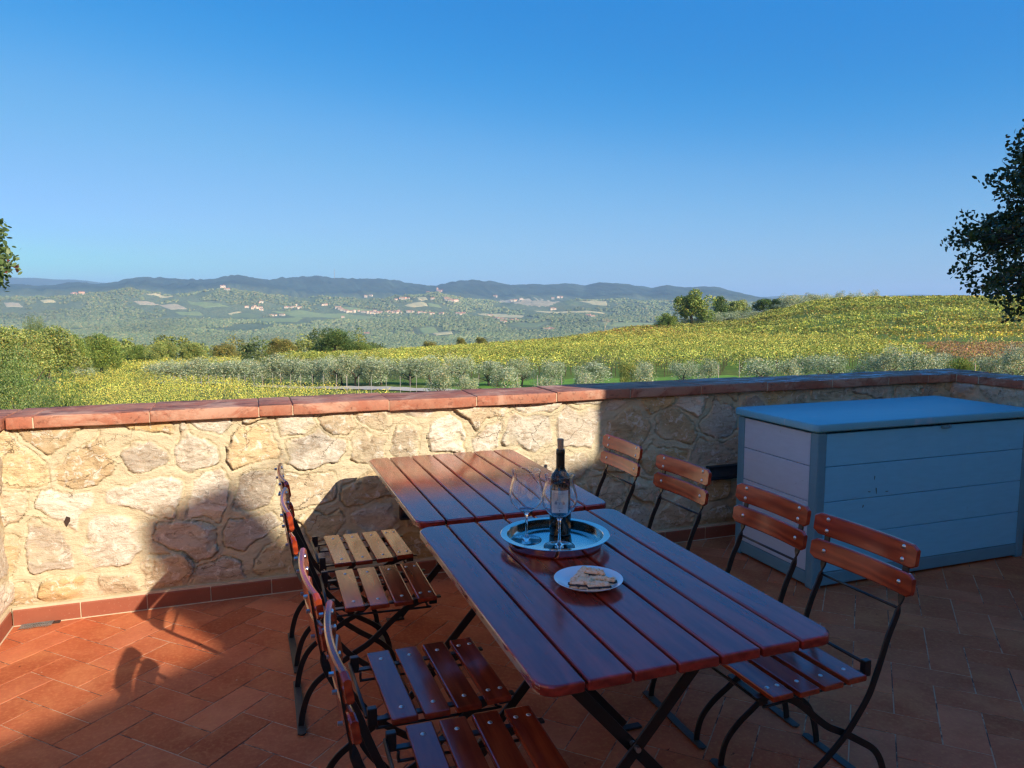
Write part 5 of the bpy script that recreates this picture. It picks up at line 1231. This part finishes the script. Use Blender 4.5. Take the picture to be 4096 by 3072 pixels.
# ---------------------------------------------------------------- houses of the far villages
M_HW = simple('house_wall', (.52, .45, .33), .9, .2, .3, 0); M_HW2 = simple('house_wall_pink', (.46, .32, .23), .9, .2, .3, 0); M_HR = simple('house_roof', (.36, .17, .10), .9, .3, .5, 0); M_WIN = simple('window_dark', (.06, .06, .07), .3, .2, 1, 0)
def house_mesh(kind):
    w, d, h = {'a': (12, 9, 6.5), 'b': (18, 9, 7), 'c': (9, 8, 8.5), 't': (7, 7, 19), 'v': (22, 12, 11)}[kind]
    mb = MB(); mb.box((0, 0, h/2-2), (w, d, h+4), 0); o = .6; rh = (h*.0+d*.22)
    V = [(-w/2-o, -d/2-o, h-.1), (w/2+o, -d/2-o, h-.1), (w/2+o, d/2+o, h-.1), (-w/2-o, d/2+o, h-.1), (-w/2-o, 0, h+rh), (w/2+o, 0, h+rh)]
    mb.add(V, [(0, 1, 5, 4), (2, 3, 4, 5), (1, 2, 5), (3, 0, 4), (3, 2, 1, 0)], 1)
    for s in (-1, 1):
        nx = max(2, int(w//3.6))
        for i in range(nx):
            for z in ((1.6, 4.6) if h < 10 else (1.6, 4.8, 8.0)):
                x = -w/2+(i+.5)*w/nx; mb.box((x, s*(d/2+.02), z), (1.0, .12, 1.5), 2)
    if kind in 'bv': mb.box((w*.2, 0, h+rh+.2), (1, 1, 1.6), 0)
    obs = {}
    for nm, m in (('w', M_HW), ('p', M_HW2)):
        o_ = mb.build('house', [m, M_HR, M_WIN]); obs[nm] = o_.data; bpy.data.objects.remove(o_)
    return obs
HM = {k: house_mesh(k) for k in 'abctv'}
def house(px, py, kind, label, group, wall='w', s=1.0, cat='house', name='house'):
    x, y, z, r = hit(px, py, 1500); o = link(name, HM[kind][wall]); o.location = (x, y, z+.5); o.rotation_euler = (0, 0, random.uniform(-.5, .5)-math.atan2(x, y)); o.scale = (s, s, s); tag(o, label, cat, group); return o
def cluster(pts, f, kinds, label, group, wall='w', s=1.0):
    for i, (a, b) in enumerate(pts): house(*f(a, b), kinds[i % len(kinds)], label, group, wall, s*random.uniform(.85, 1.2))
q1 = lambda a, b: (a*.6329, 900+b*.6329); q2 = lambda a, b: (1300+a*.6329, 1000+b*.6329)
house(*q1(1408, 404), 'v', 'large pale villa crowning the wooded hilltop on the left', None, 'w', 2.0, 'villa', 'villa'); house(*q1(1436, 416), 'b', 'lower wing house just right of the hilltop villa', None, 'w', 1.9)
cluster([(455, 441), (470, 439), (485, 443), (516, 440)], q1, 'ab', 'pinkish house of the hamlet at the far left foot of the mountains', 'hamlet at the far left', 'p', 1.6)
cluster([(1560, 528), (1600, 524), (1612, 530), (1628, 529), (1594, 536), (1652, 532), (1652, 540)], q1, 'bac', 'pale house of the left hamlet below the wooded hilltop', 'hamlet below the hilltop', 'w', 1.45)
cluster([(1808, 532), (1828, 529), (1846, 527), (1860, 526), (1898, 528), (1884, 532)], q1, 'bac', 'pale house gathered about the tower of the second hamlet', 'hamlet with the tower', 'w', 1.45)
house(*q1(1875, 526), 't', 'square tower rising from the second hamlet from the left', None, 'w', 1.35, 'tower', 'tower')
cluster([(1718, 579), (1745, 576), (1778, 574), (1792, 577)], q1, 'ba', 'pale farm building in the green fields below the hamlets', 'farm in the green fields', 'w', 1.3)
cluster([(2040, 513), (2060, 514), (2128, 534), (2146, 539), (2163, 546), (2190, 552), (2165, 588), (1650, 502)], q1, 'abc', 'small pale house scattered left of the long village', 'houses left of the long village', 'w', 1.4)
cluster([(72, 378), (88, 374), (102, 380), (112, 388), (128, 396), (146, 398), (166, 397), (186, 398), (212, 396), (240, 400), (255, 398), (270, 403), (284, 400), (296, 406), (308, 396), (320, 400), (322, 408), (338, 402), (350, 407), (358, 402), (388, 402), (402, 398), (410, 408), (420, 400), (432, 406), (446, 400), (458, 406), (466, 399), (478, 405), (530, 401), (545, 404), (556, 402), (590, 406), (602, 403), (620, 406), (634, 404), (655, 408), (676, 411), (730, 413), (742, 411)], q2, 'abac', 'terracotta roofed house of the long village strung across the valley', 'long village', 'w', 1.45)
cluster([(842, 411), (856, 414), (872, 410)], q2, 'b', 'pale farmhouse right of the end of the long village', 'farm beyond the long village', 'w', 1.5)
house(*q2(265, 540), 'v', 'lone pinkish farmhouse in the wood nearest the viewer', None, 'p', .95, 'farmhouse', 'farmhouse'); house(*q2(115, 431), 'a', 'tiny farmhouse below the left end of the long village', None, 'w', 1.3, 'farmhouse', 'farmhouse')
cluster([(1072, 436), (1088, 439), (1098, 444), (1112, 447), (1126, 441), (1136, 452), (1146, 448), (1160, 453), (1176, 449), (1190, 452), (1204, 446), (1216, 453), (1118, 459), (1034, 420), (1052, 423), (1140, 463)], q2, 'abca', 'white walled house of the village on the slope right of centre', 'village right of centre', 'w', 1.3)
cluster([(1398, 508), (1412, 505), (1428, 504), (1438, 511)], q2, 'ba', 'white farm building below the right hand village', 'white farm', 'w', 1.2)
house(*q2(710, 266), 't', 'reddish castle tower on the mountain flank', None, 'p', 2.1, 'tower', 'castle_tower'); house(*q2(726, 271), 'v', 'reddish castle hall beside its tower on the mountain flank', None, 'p', 1.9, 'castle', 'castle')
cluster([(762, 314), (774, 320), (786, 325), (798, 327), (812, 331), (826, 335), (768, 324)], q2, 'ab', 'pale house of the hamlet trailing below the castle', 'hamlet below the castle', 'w', 1.8)
cluster([(258, 301), (290, 299), (450, 323), (486, 318), (504, 318), (522, 319), (650, 276), (682, 318)], q2, 'ab', 'small pale house scattered at the foot of the mountains', 'houses at the mountain foot', 'w', 1.9)
cluster([(1186, 326), (1200, 328), (1240, 316), (1440, 311), (1474, 308), (1496, 311), (1076, 298)], q2, 'ba', 'small pale house on the brown fields under the mountains', 'houses on the brown fields', 'w', 1.9)
cluster([(1436, 383), (1452, 382), (1664, 424), (1676, 430), (1690, 431)], q2, 'ba', 'tiny pale house in the woods at the right', 'houses in the right woods', 'w', 1.5)
def mast(px, py, h, label):
    x, y, z, r = hit(px, py, 3000); mb = MB()
    for a, b in ((-1, -1), (1, -1), (1, 1), (-1, 1)): mb.tube([(a*3, b*3, -3), (a*.6, b*.6, h)], 1.0, n=4)
    for k in range(1, 9): f = 1-k/10; mb.box((0, 0, h*k/9), (6*f+1, 6*f+1, .8))
    o = mb.build('radio_mast', M_STAKE); o.location = (x, y, z); tag(o, label, 'mast')
mast(2114*.6329, 900+335*.6329, 120, 'thin radio mast on the mountain crest left of centre')

# ---------------------------------------------------------------- the house behind the viewer, which shades the terrace
H_ = empty('farmhouse', (2.0, -4.58, 0)); tag(H_, 'stone farmhouse behind the viewer whose roof and chimney shade the terrace', 'farmhouse')
Pf = [(-7, -.2), (-7, 1.2), (.38-2, 3.70), (3.88-2, 4.80), (4.56-2, 5.02), (4.56-2, 5.37), (6.12-2, 5.69), (6.42-2, 5.80), (4.66, 5.62), (4.66, -.2)]
mb = MB(); mb.loft([[(x, 0, z) for x, z in Pf], [(x, -7, z) for x, z in Pf]]); mb.build('wall', M_PLASTER, H_)
mb = MB(); 
Cc = [(1.90, 4.6), (1.90, 5.47), (1.83, 5.63), (2.256, 5.80), (2.45, 5.55), (2.60, 5.33), (2.60, 4.6)]
mb.loft([[(x, .004, z) for x, z in Cc], [(x+.151, -.30, z+.02) for x, z in Cc]]); mb.build('chimney', M_PLASTER, H_)
MB().tube([(2.20, -.1, 5.74), (2.48, -.1, 5.90), (2.86, -.1, 6.12)], .011, n=6).build('aerial', M_IRON, H_)
mb = MB()
for (x0, z0), (x1, z1) in zip(Pf[1:-2], Pf[2:-1]):
    if abs(x1-x0) < .1: continue
    mb.loft([[(x0, -.05, z0-.02), (x1, -.05, z1-.02), (x1, -.05, z1+.0), (x0, -.05, z0+.0)], [(x0, -7.1, z0-.02), (x1, -7.1, z1-.02), (x1, -7.1, z1+.10), (x0, -7.1, z0+.10)]])
mb.build('roof', M_ROOF, H_)
for x, z, w, h in ((-4.2, .85, 1.0, 1.5), (-1.2, .1, 1.1, 2.2), (1.6, 1.0, 1.0, 1.3), (-1.1, 3.0, .8, 1.0), (3.6, .1, 1.0, 2.1), (1.6, 3.3, .8, 1.1)):
    MB().box((x, .01, z+h/2), (w, .08, h), bev=.01).build('window' if z > .5 else 'door', M_WIN if z > .5 else M_BARK, H_)
V_ = empty('bounce_wing', (-3.5, -1.5, 0)); tag(V_, 'added ochre wing out of view on the left, bouncing warm sunlight onto the terrace', 'farmhouse')  # added, never in view: its sunlit plaster throws warm fill into the shade
MB().box((-3, 0, 3.3), (6, 5.6, 7)).build('wall', M_PLASTER, V_)
mb = MB(); mb.loft([[(-6.2, -3, 6.803), (.2, -3, 6.803), (.2, 3, 6.803), (-6.2, 3, 6.803)], [(-3.2, -3, 8.0), (-2.8, -3, 8.0), (-2.8, 3, 8.0), (-3.2, 3, 8.0)]]); mb.build('roof', M_ROOF, V_)
for y in (-1.6, 1.4):
    for z in (1.2, 4.2): MB().box((.01, y, z+.6), (.08, .8, 1.2), bev=.01).build('window', M_WIN, V_)
W_ = empty('annex', (3.98, .15, 0)); tag(W_, 'tall stone annex right of the viewer whose corner shades the storage box', 'building')
mb = MB()
for foot, h in (([(0, 0), (4.9, 0), (4.9, -5), (2.9, -5)], 3.75), ([(4.9, -.3), (9, -.3), (9, -5), (4.9, -5)], 7.0)): mb.loft([[(x, y, -.2) for x, y in foot], [(x, y, h) for x, y in foot]])
mb.build('wall', M_PLASTER, W_)
for foot, h in (([(0, 0), (4.9, 0), (4.9, -5), (2.9, -5)], 3.75), ([(4.9, -.3), (9, -.3), (9, -5), (4.9, -5)], 7.0)):
    cx_ = sum(p[0] for p in foot)/4; cy_ = sum(p[1] for p in foot)/4; mb = MB(); mb.loft([[(x, y, h+.003) for x, y in foot], [(cx_+(x-cx_)*.3, cy_+(y-cy_)*.3, h+.7) for x, y in foot]]); mb.build('roof', M_ROOF, W_)

# ---------------------------------------------------------------- light and air
SUN_AZ, SUN_EL = 153.2, 28.05           # where the sun stands: degrees clockwise from +Y
sd = Vector((math.sin(R(SUN_AZ))*math.cos(R(SUN_EL)), math.cos(R(SUN_AZ))*math.cos(R(SUN_EL)), math.sin(R(SUN_EL))))
L = bpy.data.lights.new('sun', 'SUN'); L.energy = SUN_E; L.angle = R(.53); L.color = (1.0, .90, .76)
lo = bpy.data.objects.new('sun', L); COL.objects.link(lo); lo.rotation_euler = sd.to_track_quat('Z', 'Y').to_euler(); lo.location = (0, 0, 30)
w = bpy.data.worlds.new('World'); SC.world = w; w.use_nodes = True; nt = w.node_tree; nt.nodes.clear()
out = nt.nodes.new('ShaderNodeOutputWorld'); bg = nt.nodes.new('ShaderNodeBackground'); sky = nt.nodes.new('ShaderNodeTexSky'); sky.sky_type = 'NISHITA'
sky.sun_disc = False; sky.sun_elevation = R(SUN_EL); sky.sun_rotation = R(SUN_AZ); sky.altitude = 300; sky.air_density = 1.0; sky.dust_density = .6; sky.ozone_density = 2.0
def scl(src, k):
    m = nt.nodes.new('ShaderNodeVectorMath'); m.operation = 'SCALE'; nt.links.new(src, m.inputs[0]); m.inputs['Scale'].default_value = k; return m.outputs[0]
hs = nt.nodes.new('ShaderNodeRGBCurve')        # deeper blue than the stock sky; unseen zenith and sun side raised as fill
for ci, pts in enumerate([[(0, 0), (.10, .006), (.154, .010), (.196, .022), (.287, .085), (.502, .17), (.657, .20), (.85, .26), (1, .85)], [(0, 0), (.15, .13), (.257, .155), (.323, .19), (.449, .265), (.669, .345), (.75, .375), (.87, .45), (1, .92)], [(0, 0), (.25, .40), (.429, .43), (.511, .465), (.633, .51), (.75, .54), (.87, .62), (1, .98)]]):
    cv = hs.mapping.curves[ci]
    cv.points[0].location = pts[0]; cv.points[-1].location = pts[-1]
    for p_ in pts[1:-1]: cv.points.new(*p_)
hs.mapping.extend = 'EXTRAPOLATED'; hs.mapping.update()
nt.links.new(scl(sky.outputs[0], .105), hs.inputs['Color']); nt.links.new(scl(hs.outputs[0], 1/.105), bg.inputs['Color']); bg.inputs['Strength'].default_value = SKY_S
nt.links.new(bg.outputs[0], out.inputs['Surface'])
if HAZE > 0:
    g = G('haze'); g.nt.nodes.remove(g.out); g.out = g.n('ShaderNodeOutputMaterial'); pv = g.n('ShaderNodeVolumePrincipled'); g.set(pv, 'Color', HAZE_C); g.set(pv, 'Density', HAZE); g.set(pv, 'Anisotropy', 0.0); g.l(pv.outputs[0], g.out.inputs['Volume'])
    zlo = min(min(v.co.z for v in bpy.data.objects[n_].data.vertices) for n_ in ('hills', 'terrain'))-1; zhi = max(v.co.z for v in bpy.data.objects['hills'].data.vertices)+30
    mb = MB(); mb.box((0, 0, (zlo+zhi)/2), (46000, 46000, zhi-zlo)); hb = mb.build('haze', g.mat); tag(hb, kind='stuff')
SC.view_settings.view_transform = 'Standard'; SC.view_settings.look = 'None'; SC.view_settings.exposure = EXPO; SC.view_settings.gamma = 1; SC.view_settings.use_curve_mapping = False
SC.render.engine = 'CYCLES'; SC.cycles.max_bounces = 8; SC.cycles.volume_bounces = 1; SC.cycles.transparent_max_bounces = 16; SC.cycles.use_denoising = True; SC.cycles.pixel_filter_type = 'BLACKMAN_HARRIS'; SC.cycles.filter_width = 1.35; SC.cycles.denoising_prefilter = 'NONE'
SC.render.resolution_x = 1024; SC.render.resolution_y = 768
